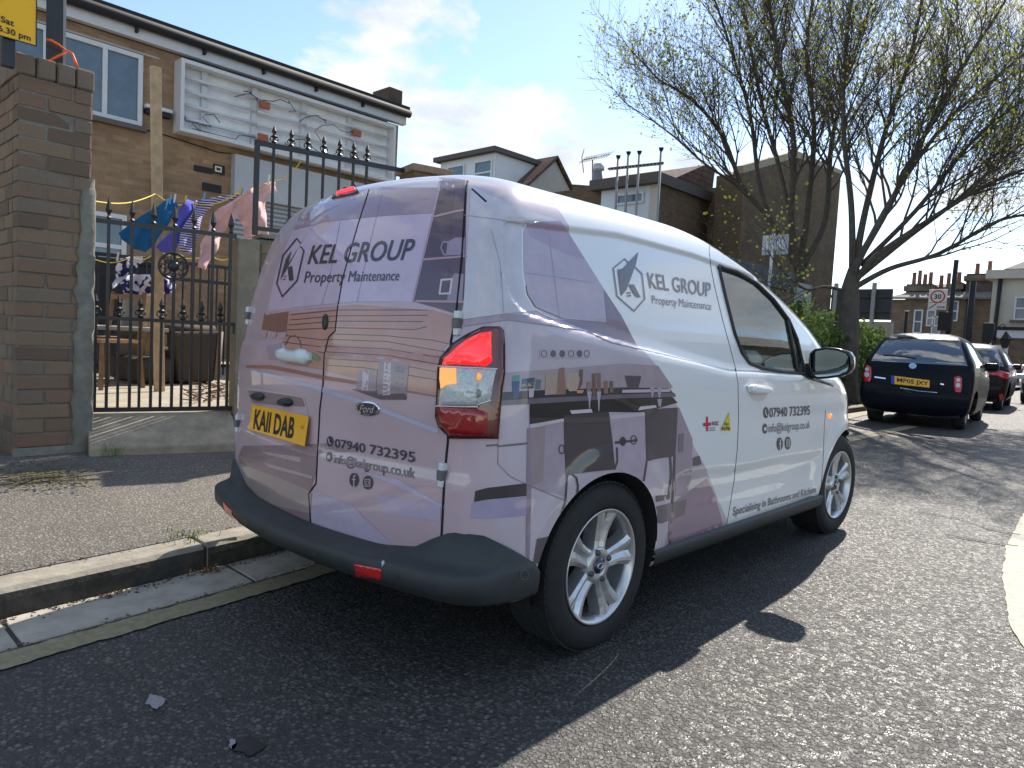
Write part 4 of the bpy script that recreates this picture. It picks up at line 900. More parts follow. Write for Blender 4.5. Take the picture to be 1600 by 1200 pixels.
def ytext(body, q, bold=.02):
    P = [onx(x, y, YX+.001) for x, y in q]; V, F = text_mesh(body, bold); lo, hi = V.min(0), V.max(0); u = P[1]-P[0]; v = P[3]-P[0]; g = G(); g.add([P[0]+u*((x-lo[0])/(hi[0]-lo[0]))+v*((hi[1]-y)/(hi[1]-lo[1]))+Vector((.002,0,0)) for x, y in V], F); return obj('lettering', g, blackink, ysn)
ytext('Sat', [(1,24),(22,32),(22,42),(1,34)]); ytext('6.30 pm', [(-3,38),(48,55),(48,66),(-3,51)])
obj('sign_pole', G().tube([(YX-.035, yr0-pw/2, .15), (YX-.035, yr0-pw/2, zt0+.4)], .03, 12), mat('galv'), ysn)
obj('bracket', G().box((YX-.07, yr0-.16, zb0-.15), (YX-.012, yr0-.10, zb0+.3)), iron, ysn)
# right-hand gate post and brick wall
post = obj('gate_post', G().box((-3.12,.395,.05), (-2.93,.552,1.725)), mat('post_concrete', (.23,.20,.15), .9, noise=.3, nscale=8, bump=.003, bscale=45, detail=10), bevel=.012); tag(post, 'square grey concrete gate post right of the iron gate', 'post')
wall = thing('brick_wall', 'low brown brick boundary wall beyond the concrete gate post under black railings', 'wall', (-3.05,2.2,.1))
obj('mortar_core', G().box((-3.18,.56,.05), (-2.978,3.6,1.735)), mort, wall)
z = .15; k = 0
while z < 1.70:
    y = .558-(.12 if k % 2 else 0)
    while y < 3.55:
        a = max(y, .558); put(wall, (-3.08,a+.005,z), (-2.965,min(y+.235,3.6)-.005,z+.068), (4,3,.5,2,4)); y += .24
    z += .078; k += 1
obj('coping', G().box((-3.21,.558,1.745), (-2.945,3.6,1.775)), mat('cement_render'), wall, bevel=.006)
wp = thing('brick_wall_pillar', 'short brown brick pillar top just above the van roof', 'pillar', (-3.07,1.95,.1))
obj('pillar_core', G().box((-3.22,1.78,.1), (-2.93,2.12,2.44)), brick_mat('pillar_brick', (.20,.14,.09), (.12,.09,.07), (.2,.18,.15), plane='auto'), wp); obj('pillar_cap', G().box((-3.25,1.75,2.44), (-2.90,2.15,2.50)), brk[4], wp, bevel=.01)
# ---- iron gate
def spear(g, p, h=.12, w_=.016):
    x, y, z = p; g.lathe([(w_*.5,0),(w_*.9,h*.08),(w_*.45,h*.16),(w_*.55,h*.25),(w_*1.15,h*.42),(w_*.7,h*.7),(.001,h)], (x,y,z), n=6, sm=False); return g
def fleur(g, p, h=.13, w_=.02):
    x, y, z = p; g.lathe([(w_*.5,0),(w_*1.25,h*.08),(w_*.6,h*.2),(w_*.5,h*.3),(w_*1.3,h*.38),(w_*.6,h*.46),(w_*.7,h*.55),(w_*1.0,h*.66),(w_*.5,h*.85),(.001,h)], (x,y,z), n=6, sm=False)
    for s in (1, -1): g.tube([(x,y,z+h*.25),(x,y+s*w_*1.2,z+h*.36),(x,y+s*w_*1.6,z+h*.24),(x,y+s*w_*1.2,z+h*.14)], .005, 5)
    return g
GX = -2.99
gate = thing('iron_gate', 'black iron spear-topped gate between brick pier and concrete post', 'gate', (GX,-.05,.45))
def gy(px, py): return onl(px, py, GX).y
zt1, zm1, zb1 = 1.735, 1.09, .465
for zr, h_ in ((zt1,.03),(zm1,.025),(zb1,.03)): obj('rail', G().box((GX-.008,-.515,zr-h_/2), (GX+.008,.395,zr+h_/2)), iron, gate)
ytop = [gy(130+x/3.332, 352) for x in (133,255,367,478,578,678,770)]; ytop[0] = max(ytop[0], -.50)
ymid = [gy(130+x/3.332, 500) for x in (65,185,297,408,518,615,712)]
for y in ytop:
    b_ = obj('bar', G().box((GX-.0095,y-.0095,zb1), (GX+.0095,y+.0095,zt1+.02)), iron, gate); obj('spearhead', spear(G(), (GX,y,zt1+.015), .15, .02), iron, b_)
for y in ymid:
    b_ = obj('bar', G().box((GX-.0085,y-.0085,zb1), (GX+.0085,y+.0085,zm1)), iron, gate); obj('finial', fleur(G(), (GX,y,zm1+.01), .15, .02), iron, b_)
rc = onl(271, 416, GX+.012); rg = G().tube([rc+Vector((0,.092*math.cos(a),.092*math.sin(a))) for a in np.linspace(0, 2*math.pi, 33)], .009, 6); ring = obj('ornament_ring', rg, iron, gate)
for k_ in range(8):
    a = 2*math.pi*k_/8; d_ = Vector((0,math.cos(a),math.sin(a))); e_ = Vector((0,-math.sin(a),math.cos(a)))
    obj('scroll', G().tube([rc+d_*.018, rc+d_*.05+e_*.02, rc+d_*.078+e_*.012, rc+d_*.075-e_*.012, rc+d_*.055-e_*.008], .006, 5), iron, ring)
obj('rosette', G().lathe([(.0,.018),(.02,.016),(.034,.006),(.038,0)], rc, 'x', 12), iron, ring)
obj('hinge_block', G().box((GX-.012,.385,1.02), (GX+.02,.42,1.10)), iron, gate)
hb = mat('hinge_white')
# ---- railing on the wall
rail = thing('iron_railing', 'black iron railing with spear finials on the brick wall behind the van', 'railing', (-3.07,1.2,1.775))
RX = -3.07
def ryy(px, py): return onl(px, py, RX).y
obj('rail', G().box((RX-.012,ryy(400,300)-.02,2.44), (RX+.012,1.78,2.475)), iron, rail); obj('rail', G().box((RX-.012,ryy(400,300)-.02,1.81), (RX+.012,1.78,1.84)), iron, rail)
y0 = ryy(400,300); obj('end_bar', G().box((RX-.017,y0-.017,1.775), (RX+.017,y0+.017,2.476)), iron, rail)
for px in (427,454,480,505,530,552,573):
    y = ryy(px, 262); b_ = obj('bar', G().box((RX-.009,y-.009,1.84), (RX+.009,y+.009,2.48)), iron, rail); obj('finial', fleur(G(), (RX,y,2.475), .14, .019), iron, b_)
# ---- ramp, yard
g = G().prism([(-3.4,-.54,.10),(-2.66,-.54,.10),(-2.66,-.54,.255),(-2.99,-.54,.44),(-3.4,-.54,.445)], (0,.93,0)); struct(obj('gate_ramp', g, mat('ramp_concrete', (.32,.27,.20), .95, noise=.4, nscale=7, bump=.005, bscale=40, detail=10), fix=True, bevel=.01))
conc_y = mat('yard_concrete', (.36,.32,.25), .9, noise=.3, nscale=5, bump=.002, bscale=60, detail=10)
struct(obj('yard', G().box((-10.6,-9,.0), (-3.3,8.4,.43)), conc_y))
grass((-2.66,-.50,.20), 26, .14, .035, 'green weed tuft at the foot of the brick pier'); grass((-2.86,.40,.36), 40, .13, .03, 'bright grass tuft beside the concrete gate post under the gate'); grass((K(-.72)-.155,-.72,KH-.01), 40, .06, .05, 'small bright green grass tuft on the kerb joint')
moss = mat('moss', (.10,.085,.03), .95, noise=.6, nscale=40, bump=.004, bscale=90)
def moss_patch(P, zz):
    g = G(); g.add([onz(x, y, zz)+Vector((0,0,.004)) for x, y in P], [tuple(range(len(P)))]); return g
g = G()
for _ in range(900):
    q = onz(random.gauss(75,45), random.gauss(745,9), .20); r_ = random.uniform(.004,.016); a = random.uniform(0,6.28); g.add([(q.x+r_*math.cos(a+k_*2.1), q.y+r_*math.sin(a+k_*2.1), .206-.0*k_+max(0,(-q.x-2.2))*.004) for k_ in range(3)], [(0,1,2)])
o = obj('moss', g, moss); o['kind'] = 'stuff'; tag(o, 'brown green moss on the pavement in front of the pier', 'moss')
# the front boundary is turned a few degrees from the street line
for o in [sp_, post, wall, wp, gate, rail, bpy.data.objects['gate_ramp']]:
    o.location = TP+TM@(o.location-TP); o.rotation_euler.z = TURN
# ---- things in the yard
sx = -5.3; so2 = onx(272, 612, sx); brown = mat('brown_sofa', (.060,.045,.036), .85, noise=.25, nscale=40, bump=.002); tan = mat('tan_piping', (.26,.20,.16), .8)
sofa = thing('sofa', 'dark brown two-seat sofa standing behind the gate', 'sofa', (sx,so2.y,.43))
ya, yb = onx(212,600,sx).y, onx(342,600,sx).y; zs = onx(272,515,sx).z
obj('back', G().prism([(sx,ya+.42,.45),(sx,yb-.05,.45),(sx,yb,zs),(sx,ya+.36,zs-.02)], (-.22,0,0)), brown, sofa, fix=True, bevel=.03)
obj('arm', G().box((sx-.9,yb-.22,.45), (sx-.1,yb+.02,zs-.08)), brown, sofa, bevel=.04); obj('arm', G().box((sx-.85,ya,.45), (sx-.02,ya+.40,zs-.30)), brown, sofa, bevel=.05)
obj('seat', G().box((sx-.9,ya+.35,.47), (sx-.2,yb-.2,.80)), brown, sofa, bevel=.05); obj('top_roll', G().tube([(sx-.1,ya+.2,zs),(sx-.1,yb-.02,zs+.01)], .05, 10), brown, sofa); obj('piping', G().tube([(sx+.012,yb-.03,.47),(sx+.012,yb,zs)], .03, 6), tan, sofa)
wood = mat('old_wood', (.22,.13,.07), .8, noise=.35, nscale=18); wood2 = mat('pale_timber', (.45,.33,.20), .8, noise=.25, nscale=14, bump=.001)
grey_w = mat('grey_board', (.30,.29,.26), .9, noise=.3, nscale=10)
def table(px, py, X, label):
    c = onx(px, py, X); t_ = thing('garden_table', label, 'table', (X,c.y,.43)); obj('table_top', G().box((X-.35,c.y-.42,c.z-.02), (X+.35,c.y+.42,c.z+.02)), grey_w, t_, bevel=.006)
    for sx_ in (-1, 1):
        for sy_ in (-1, 1): obj('leg', G().bar((X+sx_*.28,c.y+sy_*.34,.43), (X+sx_*.3,c.y+sy_*.36,c.z-.02), .045), wood, t_)
def chair(px, py, X, rz, label):
    c = onx(px, py, X); t_ = thing('wooden_chair', label, 'chair', (X,c.y,.43)); M_ = Matrix.Translation((X,c.y,0))@Matrix.Rotation(rz,4,'Z')
    def bb(n_, a, b, w_, m_=wood): obj(n_, G().bar(M_@Vector(a), M_@Vector(b), w_), m_, t_)
    for a in ((-.2,-.2),(.2,-.2),(-.2,.2),(.2,.2)): bb('leg', (a[0]*1.15,a[1]*1.15,.43), (a[0],a[1],.86), .032)
    obj('seat', G().prism([M_@Vector(q) for q in ((-.22,-.22,.86),(.22,-.22,.86),(.22,.22,.86),(-.22,.22,.86))], (0,0,.03)), wood, t_, fix=True)
    for a in (-.2, .2): bb('back_post', (a,.2,.88), (a,.26,1.35), .03)
    bb('back_rail', (-.2,.25,1.3), (.2,.25,1.3), .05)
table(175, 512, -5.6, 'grey garden table seen through the left bars of the gate'); chair(163, 590, -5.1, .4, 'brown wooden chair left of the sofa behind the gate'); chair(190, 585, -6.0, -.6, 'brown wooden chair between table and sofa')
for i, (q, X, w_, m_, lb) in enumerate((((206,505,222,456), -6.0, .34, grey_w, 'broad grey board leaning behind the sofa'), ((216,505,232,460), -5.7, .05, wood2, 'thin pale plank leaning behind the sofa, leftmost'), ((228,508,243,462), -5.8, .05, wood2, 'thin pale plank leaning behind the sofa, rightmost'))):
    a, b = onx(q[0], q[1], X), onx(q[2], q[3], X+.25); a.z = .44; pl_ = obj('plank', G().bar(a, b+(b-a)*.05, w_, .03, (1,0,0)), m_); tag(pl_, lb, 'plank', 'boards behind the sofa')
obj_bin = onx(175, 505, -7.0); bn = thing('dark_cabinet', 'dark cupboard standing behind the table in the yard', 'cupboard', (-7,obj_bin.y,.43)); obj('cabinet_body', G().box((-7.5,obj_bin.y-.15,.43), (-7,obj_bin.y+.5,1.75)), mat('dark_board', (.03,.03,.032), .7), bn, bevel=.01); obj('cabinet_top', G().box((-7.52,obj_bin.y-.17,1.75), (-6.98,obj_bin.y+.52,1.79)), mat('dark_board'), bn)
# inner railing
IX = -6.6; inner = thing('inner_railing', 'low black railing crossing the yard behind the laundry', 'railing', (IX,1.3,.43)); za = onx(250,407,IX).z
for zz_ in (za, za-.2, .55): obj('rail', G().box((IX-.015,-.6,zz_-.02), (IX+.015,3.4,zz_+.02)), iron, inner)
for k_ in range(38): y = -.55+k_*.105; obj('bar', G().box((IX-.008,y-.008,.43), (IX+.008,y+.008,za)), iron, inner)
# timber prop, washing lines
tp = onx(243, 105, -4.6); tpb = onx(250, 560, -4.6); prop = obj('timber_prop', G().bar((-4.6,tpb.y,.43), tp, .085, .05, (1,0,0)), wood2, bevel=.003); tag(prop, 'tall pale timber prop holding up the washing line', 'post')
ln = mat('yellow_line_cord', srgb(220,200,70), .6)
def line(P, lb):
    pts = []
    for a, b in zip(P, P[1:]):
        for i in range(8): pts.append(a+(b-a)*(i/8)-Vector((0,0,.05*math.sin(math.pi*i/8))))
    pts.append(P[-1]); o = obj('washing_line', G().tube(pts, .005, 5), ln); tag(o, lb, 'washing line')
LA = [Vector((-2.96,-.56,1.98)), onx(139,313,-3.3), onx(243,303,-4.57), onx(300,318,-4.45), onx(372,302,-4.3), onx(430,282,-3.9), onx(470,252,RX)]
line(LA, 'yellow washing line running from the pier over the prop to the railing')
line([onx(140,402,-5.0), onx(205,402,-5.0), onx(246,392,-5.0), onx(330,400,-4.9), onx(368,398,-4.8)], 'lower yellow washing line crossing behind the gate')
def cloth(name, P, X, m, label, amp=.05, fold=(9., .5), group='washing on the line', slope=0.):
    V, F, B = flatmesh([P], 5); g = G(); px0 = np.mean([v[0] for v in V]); n_ = len(V)
    for side in (0, 1):
        for x, y in V:
            p = onx(x, y, X); p.x += amp*math.sin(p.y*fold[0]+p.z*fold[1]*fold[0])+.5*amp*math.sin(p.y*23+p.z*11)+.25*amp*math.sin(p.y*51-p.z*34)-side*.006+slope*(x-px0)/100; g.v.append(tuple(p))
    g.f = [f for f in F]+[tuple(i+n_ for i in f[::-1]) for f in F]+[(a, b, b+n_, a+n_) for a, b in B]; g.sm = [True]*len(g.f)
    o = obj(name, g, m, fix=True); tag(o, label, 'laundry', group); return o
Q3 = lambda *P: [(x/2.609, 240+y/2.609) for x, y in P]
fab = lambda n_, c, **k: mat(n_, c, .9, noise=.18, nscale=12, **k)
cloth('shorts', Q3((690,178),(712,190),(722,215),(700,250),(660,320),(640,370),(600,402),(555,388),(520,362),(500,345),(484,325),(560,270),(610,235),(660,195)), -4.45, fab('teal_cloth', srgb(20,92,140)), 'blue shorts blowing on the washing line')
cloth('tee_shirt', Q3((750,190),(775,185),(805,195),(795,225),(760,300),(720,360),(700,408),(672,402),(645,380),(680,330),(720,255),(735,215)), -4.42, fab('violet_cloth', srgb(84,88,190)), 'violet blue top blowing on the washing line')
stp, t, b = raw('striped_cloth'); c = N(t, 'ShaderNodeTexCoord'); wv = N(t, 'ShaderNodeTexWave', i_Scale=14., i_Distortion=.6); wv.bands_direction = 'Z'; L(t, c.outputs['Object'], wv.inputs['Vector']); L(t, ramp(t, wv.outputs[0], [(.42, srgb(60,56,110)), (.55, srgb(196,190,220))]), b.inputs['Base Color']); b.inputs['Roughness'].default_value = .9
cloth('striped_shirt', Q3((805,190),(870,178),(965,166),(962,180),(880,205),(850,240),(815,300),(790,370),(765,412),(718,390),(725,330),(760,270),(800,215)), -4.38, stp, 'striped violet and white shirt between the blue top and pink trousers')
cloth('pyjama_trousers', Q3((1050,130),(1110,112),(1135,112),(1146,150),(1120,168),(1098,165),(1088,230),(1080,300),(1074,345),(1048,342),(1000,345),(985,275),(965,262),(940,290),(900,370),(860,420),(825,478),(795,462),(810,370),(860,290),(905,220),(960,185),(1000,150)), -4.2, fab('pink_cloth', srgb(214,172,170)), 'pale pink trousers blowing at the right end of the washing line', amp=.06)
flo, t, b = raw('patterned_cloth'); c = N(t, 'ShaderNodeTexCoord'); vo = N(t, 'ShaderNodeTexNoise', i_Scale=16., i_Detail=1.); L(t, c.outputs['Object'], vo.inputs['Vector']); L(t, ramp(t, vo.outputs[0], [(.47, srgb(30,34,92)), (.53, srgb(214,214,230))]), b.inputs['Base Color']); b.inputs['Roughness'].default_value = .9
cloth('patterned_top', Q3((490,430),(540,418),(592,418),(590,440),(560,468),(530,480),(510,500),(470,508),(478,465)), -5.0, flo, 'navy and white patterned top on the lower washing line'); cloth('white_sleeve', Q3((500,490),(528,480),(520,505),(480,535),(450,552),(446,530)), -5.02, fab('white_cloth', srgb(196,204,226)), 'white cloth corner hanging below the patterned top')
cloth('dark_bundle', Q3((500,505),(560,490),(640,495),(700,505),(710,560),(640,580),(560,575),(510,565)), -5.2, flo, 'navy and white bundle hanging behind the gate ornament', amp=.1)
peg = [mat('peg_blue', srgb(90,170,220), .5), mat('peg_white', srgb(230,225,210), .5), mat('peg_yellow', srgb(220,190,50), .5)]
for i, (x, y, X) in enumerate(((266,312,-4.4),(273,310,-4.4),(375,298,-4.25),(378,300,-4.25),(420,280,-3.95),(290,312,-4.4),(319,308,-4.35),(184,401,-5.0))):
    p = onx(x, y, X); o = obj('clothes_peg', G().bar(p-Vector((0,.006,.04)), p+Vector((0,.006,.04)), .014, .012), peg[i % 3]); tag(o, ['blue clothes peg on the washing line at the shorts','white clothes peg on the washing line at the shorts','yellow clothes peg at the left end of pink trousers','blue clothes peg at the left end of pink trousers','white clothes peg at the waist of pink trousers','yellow clothes peg on the violet top','blue clothes peg on the striped shirt','white clothes peg on the lower washing line'][i], 'peg', 'clothes pegs')
# scattered sticks under the sofa
g = G()
for _ in range(60):
    p = onz(random.uniform(300,358), random.uniform(598,628), .44); a = random.uniform(0,6.28); q = p+Vector((math.cos(a),math.sin(a),random.uniform(0,.4)))*random.uniform(.05,.2); g.tube([p,q], .006, 4)
o = obj('twig_litter', g, wood); o['kind'] = 'stuff'; tag(o, 'dry twigs and litter on the yard by the gate post', 'twigs')
# ================================================================== THE BRICK BUILDING BEHIND THE YARD
FX = -10.6; bld = thing('brick_building', 'brown brick flat-roofed building with empty sign box and roller shutter', 'building', (FX-4,0,0))
fb = brick_mat('facade_brick', (.37,.245,.145), (.26,.172,.104), (.30,.24,.175), plane='yz', bumpd=.006)
def fy(px, py): q = onx(px, py, FX); return q.y, q.z
ZR = 5.62; YE = fy(621,230)[0]
obj('wall', G().box((FX-8,-9,.0), (FX,YE,ZR)), fb, bld)
wht = mat('white_upvc', (.62,.63,.64), .4, noise=.06, nscale=8); blk = mat('gutter_black', (.016,.016,.018), .75)
obj('fascia', G().box((FX-.02,-9,ZR+.02), (FX+.12,YE+.12,ZR+.22)), wht, bld); obj('gutter', G().tube([(FX+.19,-9,ZR+.27),(FX+.19,YE+.15,ZR+.25)], .085, 10), blk, bld); obj('roof_edge', G().box((FX-8,-9,ZR+.22), (FX+.20,YE+.15,ZR+.40)), blk, bld)
for y in np.arange(-1, YE, 1.1): obj('gutter_bracket', G().box((FX+.12,y-.02,ZR+.10), (FX+.20,y+.02,ZR+.22)), blk, bld)
obj('downpipe', G().tube([(FX+.06,YE-.22,.4),(FX+.06,YE-.22,ZR-.05)], .045, 8), blk, bld); obj('parapet_stub', G().box((FX-.5,YE-.35,ZR+.36), (FX+.1,YE+.0,ZR+.72)), brick_mat('stub_brick', (.14,.10,.07), (.09,.07,.055), (.13,.11,.09), plane='auto'), bld)
wg = mat('window_blue_glass', (.10,.14,.18), .08, noise=.35, nscale=1.5, coat=.6)
def window(y0, y1, z0, z1, mull=(), parent=bld, X=FX, m=wg, tr=None, sill=True, fw=.07):
    w_ = obj('window', G().box((X+.002,y0+.02,z0+.02), (X+.02,y1-.02,z1-.02)), m, parent); g = G()
    for a, b, c_, d_ in ((y0,y0+fw,z0,z1),(y1-fw,y1,z0,z1),(y0+fw,y1-fw,z0,z0+fw),(y0+fw,y1-fw,z1-fw,z1)): g.box((X+.001,a,c_), (X+.06,b,d_))
    for y in mull: g.box((X+.001,y-fw/2,z0+fw), (X+.055,y+fw/2,z1-fw))
    if tr: g.box((X+.001,y0+fw,tr-fw/2), (X+.052,y1-fw,tr+fw/2))
    obj('frame', g, wht, w_)
    if sill: obj('sill', G().box((X+.001,y0-.06,z0-.08), (X+.11,y1+.06,z0-.004)), mat('sill_grey', (.12,.10,.09), .8), w_)
(y0, z1), (y1, z0) = fy(130,75), fy(218,197); z1 = 5.42; z0 = 4.27; window(.0, y1+.02, z0, z1, (fy(162,150)[0], fy(70,120)[0]))
window(fy(145,345)[0]-.1, fy(196,360)[0], 1.5, 2.78, (), tr=2.25)
obj('lintel_stain', G().box((FX+.001,.0,z1+.03), (FX+.012,y1+.3,z1+.06)), mat('stain_white', (.42,.40,.36), .9), bld)
a_, b_ = fy(224,152), fy(265,178); obj('alarm_box', G().box((FX,a_[0],b_[1]-.02), (FX+.14,b_[0],a_[1]-.12)), wht, bld, bevel=.01); obj('alarm_box_base', G().box((FX,a_[0]+.01,b_[1]-.10), (FX+.12,b_[0]-.01,b_[1]-.025)), blk, bld)
for q in ((303,254,331,276),(316,281,345,306)): a_, b_ = fy(q[0],q[1]), fy(q[2],q[3]); obj('dark_panel', G().box((FX,a_[0],b_[1]+.04), (FX+.02,b_[0],a_[1]-.04)), blk, bld)
a_, b_ = fy(333,256), fy(350,274); npl = obj('number_sign', G().box((FX,a_[0],b_[1]), (FX+.03,b_[0],a_[1])), blk, bld); obj('number_face', G().box((FX+.031,a_[0]+.02,b_[1]+.03), (FX+.036,b_[0]-.06,a_[1]-.03)), mat('ivory', (.6,.58,.5), .6), npl)
obj('numeral', G().box((FX+.037,(a_[0]+b_[0])/2-.035,b_[1]+.09), (FX+.040,(a_[0]+b_[0])/2-.005,a_[1]-.08)).box((FX+.037,(a_[0]+b_[0])/2-.055,b_[1]+.06), (FX+.040,(a_[0]+b_[0])/2+.015,b_[1]+.088)).box((FX+.037,(a_[0]+b_[0])/2-.055,a_[1]-.078), (FX+.040,(a_[0]+b_[0])/2+.015,a_[1]-.06)), blackink, npl)
# sign box
S0, S1, SZ0, SZ1 = fy(277,150)[0], fy(601,240)[0], 4.36, 5.44
sgn = obj('sign_box', G().box((FX+.005,S0,SZ0), (FX+.06,S1,SZ1)), mat('sign_back', (.86,.87,.88), .6, noise=.18, nscale=2.2, detail=10), bld, label='empty white sign box with bare tube rails'); alu = mat('aluminium', (.62,.63,.64), .5, .1)
for a, b, c_, d_ in ((S0-.06,S0,SZ0-.06,SZ1+.06),(S1,S1+.06,SZ0-.06,SZ1+.06),(S0,S1,SZ0-.06,SZ0),(S0,S1,SZ1,SZ1+.06)): obj('sign_frame', G().box((FX+.003,a,c_), (FX+.30,b,d_)), alu, sgn)
for y in (fy(314,170)[0], fy(392,190)[0], fy(468,210)[0], fy(540,225)[0]): obj('upright', G().box((FX+.06,y-.05,SZ0), (FX+.14,y+.05,SZ1)), alu, sgn)
for z in (4.55,4.78,5.01,5.24):
    y = S0+.02
    for y2 in (fy(392,190)[0], fy(468,210)[0], S1-.04): obj('tube_rail', G().tube([(FX+.19,y+.02,z),(FX+.19,y2-.02,z)], .032, 8), alu, sgn); y = y2
ob = mat('ballast_orange', (.33,.11,.05), .7)
for px, py in ((404,168),(401,218),(547,211),(544,252)): yb_, zb_ = fy(px, py); obj('ballast', G().box((FX+.2,yb_-.09,zb_-.06), (FX+.27,yb_+.09,zb_+.06)), ob, sgn)
rw = random.Random(3)
for px, py in ((395,165),(390,218),(540,208),(300,195),(335,195),(450,178),(500,195),(520,240),(470,240)):
    yb_, zb_ = fy(px, py); P = [Vector((FX+.22,yb_,zb_))]
    for _ in range(9): P.append(P[-1]+Vector((0,rw.gauss(-.06,.11),rw.gauss(0,.07))))
    for p in P: p.z = min(max(p.z, SZ0+.04), SZ1-.04); p.y = max(p.y, S0+.05)
    obj('loose_wire', G().tube(P, .007, 4), blk, sgn)
# roller shutter
H0, H1 = fy(361,260)[0], YE-.5; obj('shutter_header', G().box((FX+.002,H0,3.42), (FX+.16,H1,4.16)), mat('shutter_grey', (.42,.44,.46), .5, noise=.08, nscale=3), bld)
sm_ = mat('shutter_slat', (.36,.38,.40), .45, .3); sh = obj('roller_shutter', G().box((FX+.002,H0+.02,.43), (FX+.03,H1-.02,3.42)), mat('shutter_dark', (.09,.09,.095), .7), bld)
g = G()
for z in np.arange(.45, 3.40, .085): g.prism([(FX+.03,H0+.05,z),(FX+.055,H0+.05,z+.02),(FX+.055,H0+.05,z+.062),(FX+.03,H0+.05,z+.08)], (0,H1-H0-.1,0))
o = obj('slats', g, sm_, sh, fix=True); o['kind'] = 'stuff'
obj('cable', G().tube([(FX+.02,y,z) for y, z in [fy(*q) for q in ((215,200),(260,212),(300,225),(340,238),(360,240))]], .012, 4), blk, bld)
# ================================================================== PARKED CARS
def outline2(row, c, cl, NRr=20, NCc=12, NSs=70, NFf=30):
    z, wd, yr, yf, fr = row; k = min(1, wd/.5); c = c*k; xr = wd*.74; x = np.linspace(0, xr, NRr, endpoint=False); A = np.c_[x, yr+c*(x/max(xr,1e-6))**2]
    y3 = yr+c+cl*k; sl = 2*c/max(xr,1e-6); B = bez([(xr,yr+c),(xr+.12*k*wd/.8,yr+c+.12*k*sl),(wd*.97,y3-.14*k),(wd*.97,y3)], np.linspace(0,1,NCc,endpoint=False))
    yfs = yf-fr; y = np.linspace(y3, yfs, NSs, endpoint=False); C_ = np.c_[wd*(.97+.03*np.sin(np.pi*np.clip((y-y3)/(yfs-y3),0,1))), y]
    D = bez([(wd*.97,yfs),(wd*.97,yfs+.6*fr),(.62*wd,yf),(0,yf)], np.linspace(0,1,NFf)); return np.concatenate([A,B,C_,D])
def car(name, label, cx, y0, rows, paint, wb=(.62,3.05), wr=.295, flip=False, tw=.70, c=.10, cl=.30, rearglass=(1.02,1.42), sideglass=(1.0,1.40), ysg=(.55,2.35), group='cars parked along the street', mirror_y=2.25):
    T = thing(name, label, 'car', (cx,y0,0), group); RW = catmull(np.array(rows), 6); n = 132; P = np.zeros((len(RW), n, 3))
    for i, r in enumerate(RW): P[i,:,:2] = outline2(r, c, cl); P[i,:,2] = r[0]
    fl = np.concatenate([P, P[:,::-1][:,1:-1]*np.array([-1,1,1])], 1); m2 = fl.shape[1]; Lc = max(r[3] for r in rows)
    V = fl.reshape(-1,3).copy(); ii, jj = np.meshgrid(np.arange(len(RW)-1), np.arange(m2), indexing='ij'); j2 = (jj+1) % m2
    F = np.stack([ii*m2+jj, ii*m2+j2, (ii+1)*m2+j2, (ii+1)*m2+jj], -1).reshape(-1,4); fc = V[F].mean(1); kp = np.ones(len(F), bool)
    for w_ in wb:
        ins = (np.hypot(fc[:,1]-w_, fc[:,2]-wr) < wr+.045) & (np.abs(fc[:,0]) > .5); kp &= ~ins
    jc = np.tile(np.arange(m2), len(RW)-1); jm = np.minimum(jc, m2-jc)
    rg = (fc[:,2] > rearglass[0]) & (fc[:,2] < rearglass[1]) & (jm < 24); sg = (fc[:,2] > sideglass[0]) & (fc[:,2] < sideglass[1]) & (jm > 33) & (jm < 98) & (fc[:,1] > ysg[0]+.0*fc[:,2]) & (fc[:,1] < ysg[1]) & (np.abs(fc[:,1]-1.35) > .04)
    wsf = (fc[:,2] > rearglass[0]+.02) & (fc[:,2] < rearglass[1]+.03) & (jm > 106)
    s_ = -1 if flip else 1
    def WLD(A): A = np.array(A, float); return np.c_[A[:,0]*s_+cx, A[:,1]*s_+y0, A[:,2]]
    def mk(n_, msk, m_):
        f = F[msk & kp]; u, inv = np.unique(f.ravel(), return_inverse=True); g = G(); g.v = [tuple(q) for q in WLD(V[u])]; g.f = [tuple(int(x) for x in q) for q in inv.reshape(-1,4)]; g.sm = [True]*len(g.f); return obj(n_, g, m_, T)
    mk('body', ~(rg | sg | wsf), paint); mk('rear_window', rg, cglass); mk('windscreen', wsf, cglass)
    mk('side_window', sg & (fc[:,0] > 0) & (fc[:,1] < 1.35), cglass); mk('side_window', sg & (fc[:,0] > 0) & (fc[:,1] > 1.35), cglass); mk('side_window', sg & (fc[:,0] < 0) & (fc[:,1] < 1.35), cglass); mk('side_window', sg & (fc[:,0] < 0) & (fc[:,1] > 1.35), cglass)
    B = lambda lo, hi: G().box(*[tuple(q) for q in (lambda a: (a.min(0), a.max(0)))(WLD([lo, hi]))])
    obj('underbody', B((-.66,.15,.2), (.66,Lc-.2,.42)), liner_m, T); obj('cabin', B((-.6,.75,.5), (.6,2.3,.96)), liner_m, T)
    for sx in (1, -1):
        for w_ in wb:
            q = WLD([(sx*tw, w_, wr)])[0]; so = 1 if sx*s_ > 0 else -1; g = G().lathe([(.0,-.16*so),(.6*wr,-.17*so),(wr*.95,-.17*so),(wr,-.13*so),(wr,-.03*so),(wr*.96,.005*so),(wr*.72,.01*so),(wr*.66,-.01*so)], q, 'x', 28); ty = obj('wheel', g, rubber, T)
            g = G().lathe([(wr*.67,-.012*so),(wr*.63,.004*so),(wr*.55,-.02*so),(wr*.22,-.012*so),(0,-.008*so)], q, 'x', 28); obj('rim', g, alloy, ty)
        a = WLD([(sx*.86,mirror_y,1.02)])[0]; mm = obj('door_mirror', G().box(a-np.array([.11,.06,.07]), a+np.array([.11,.06,.07])), paint, T, bevel=.04)
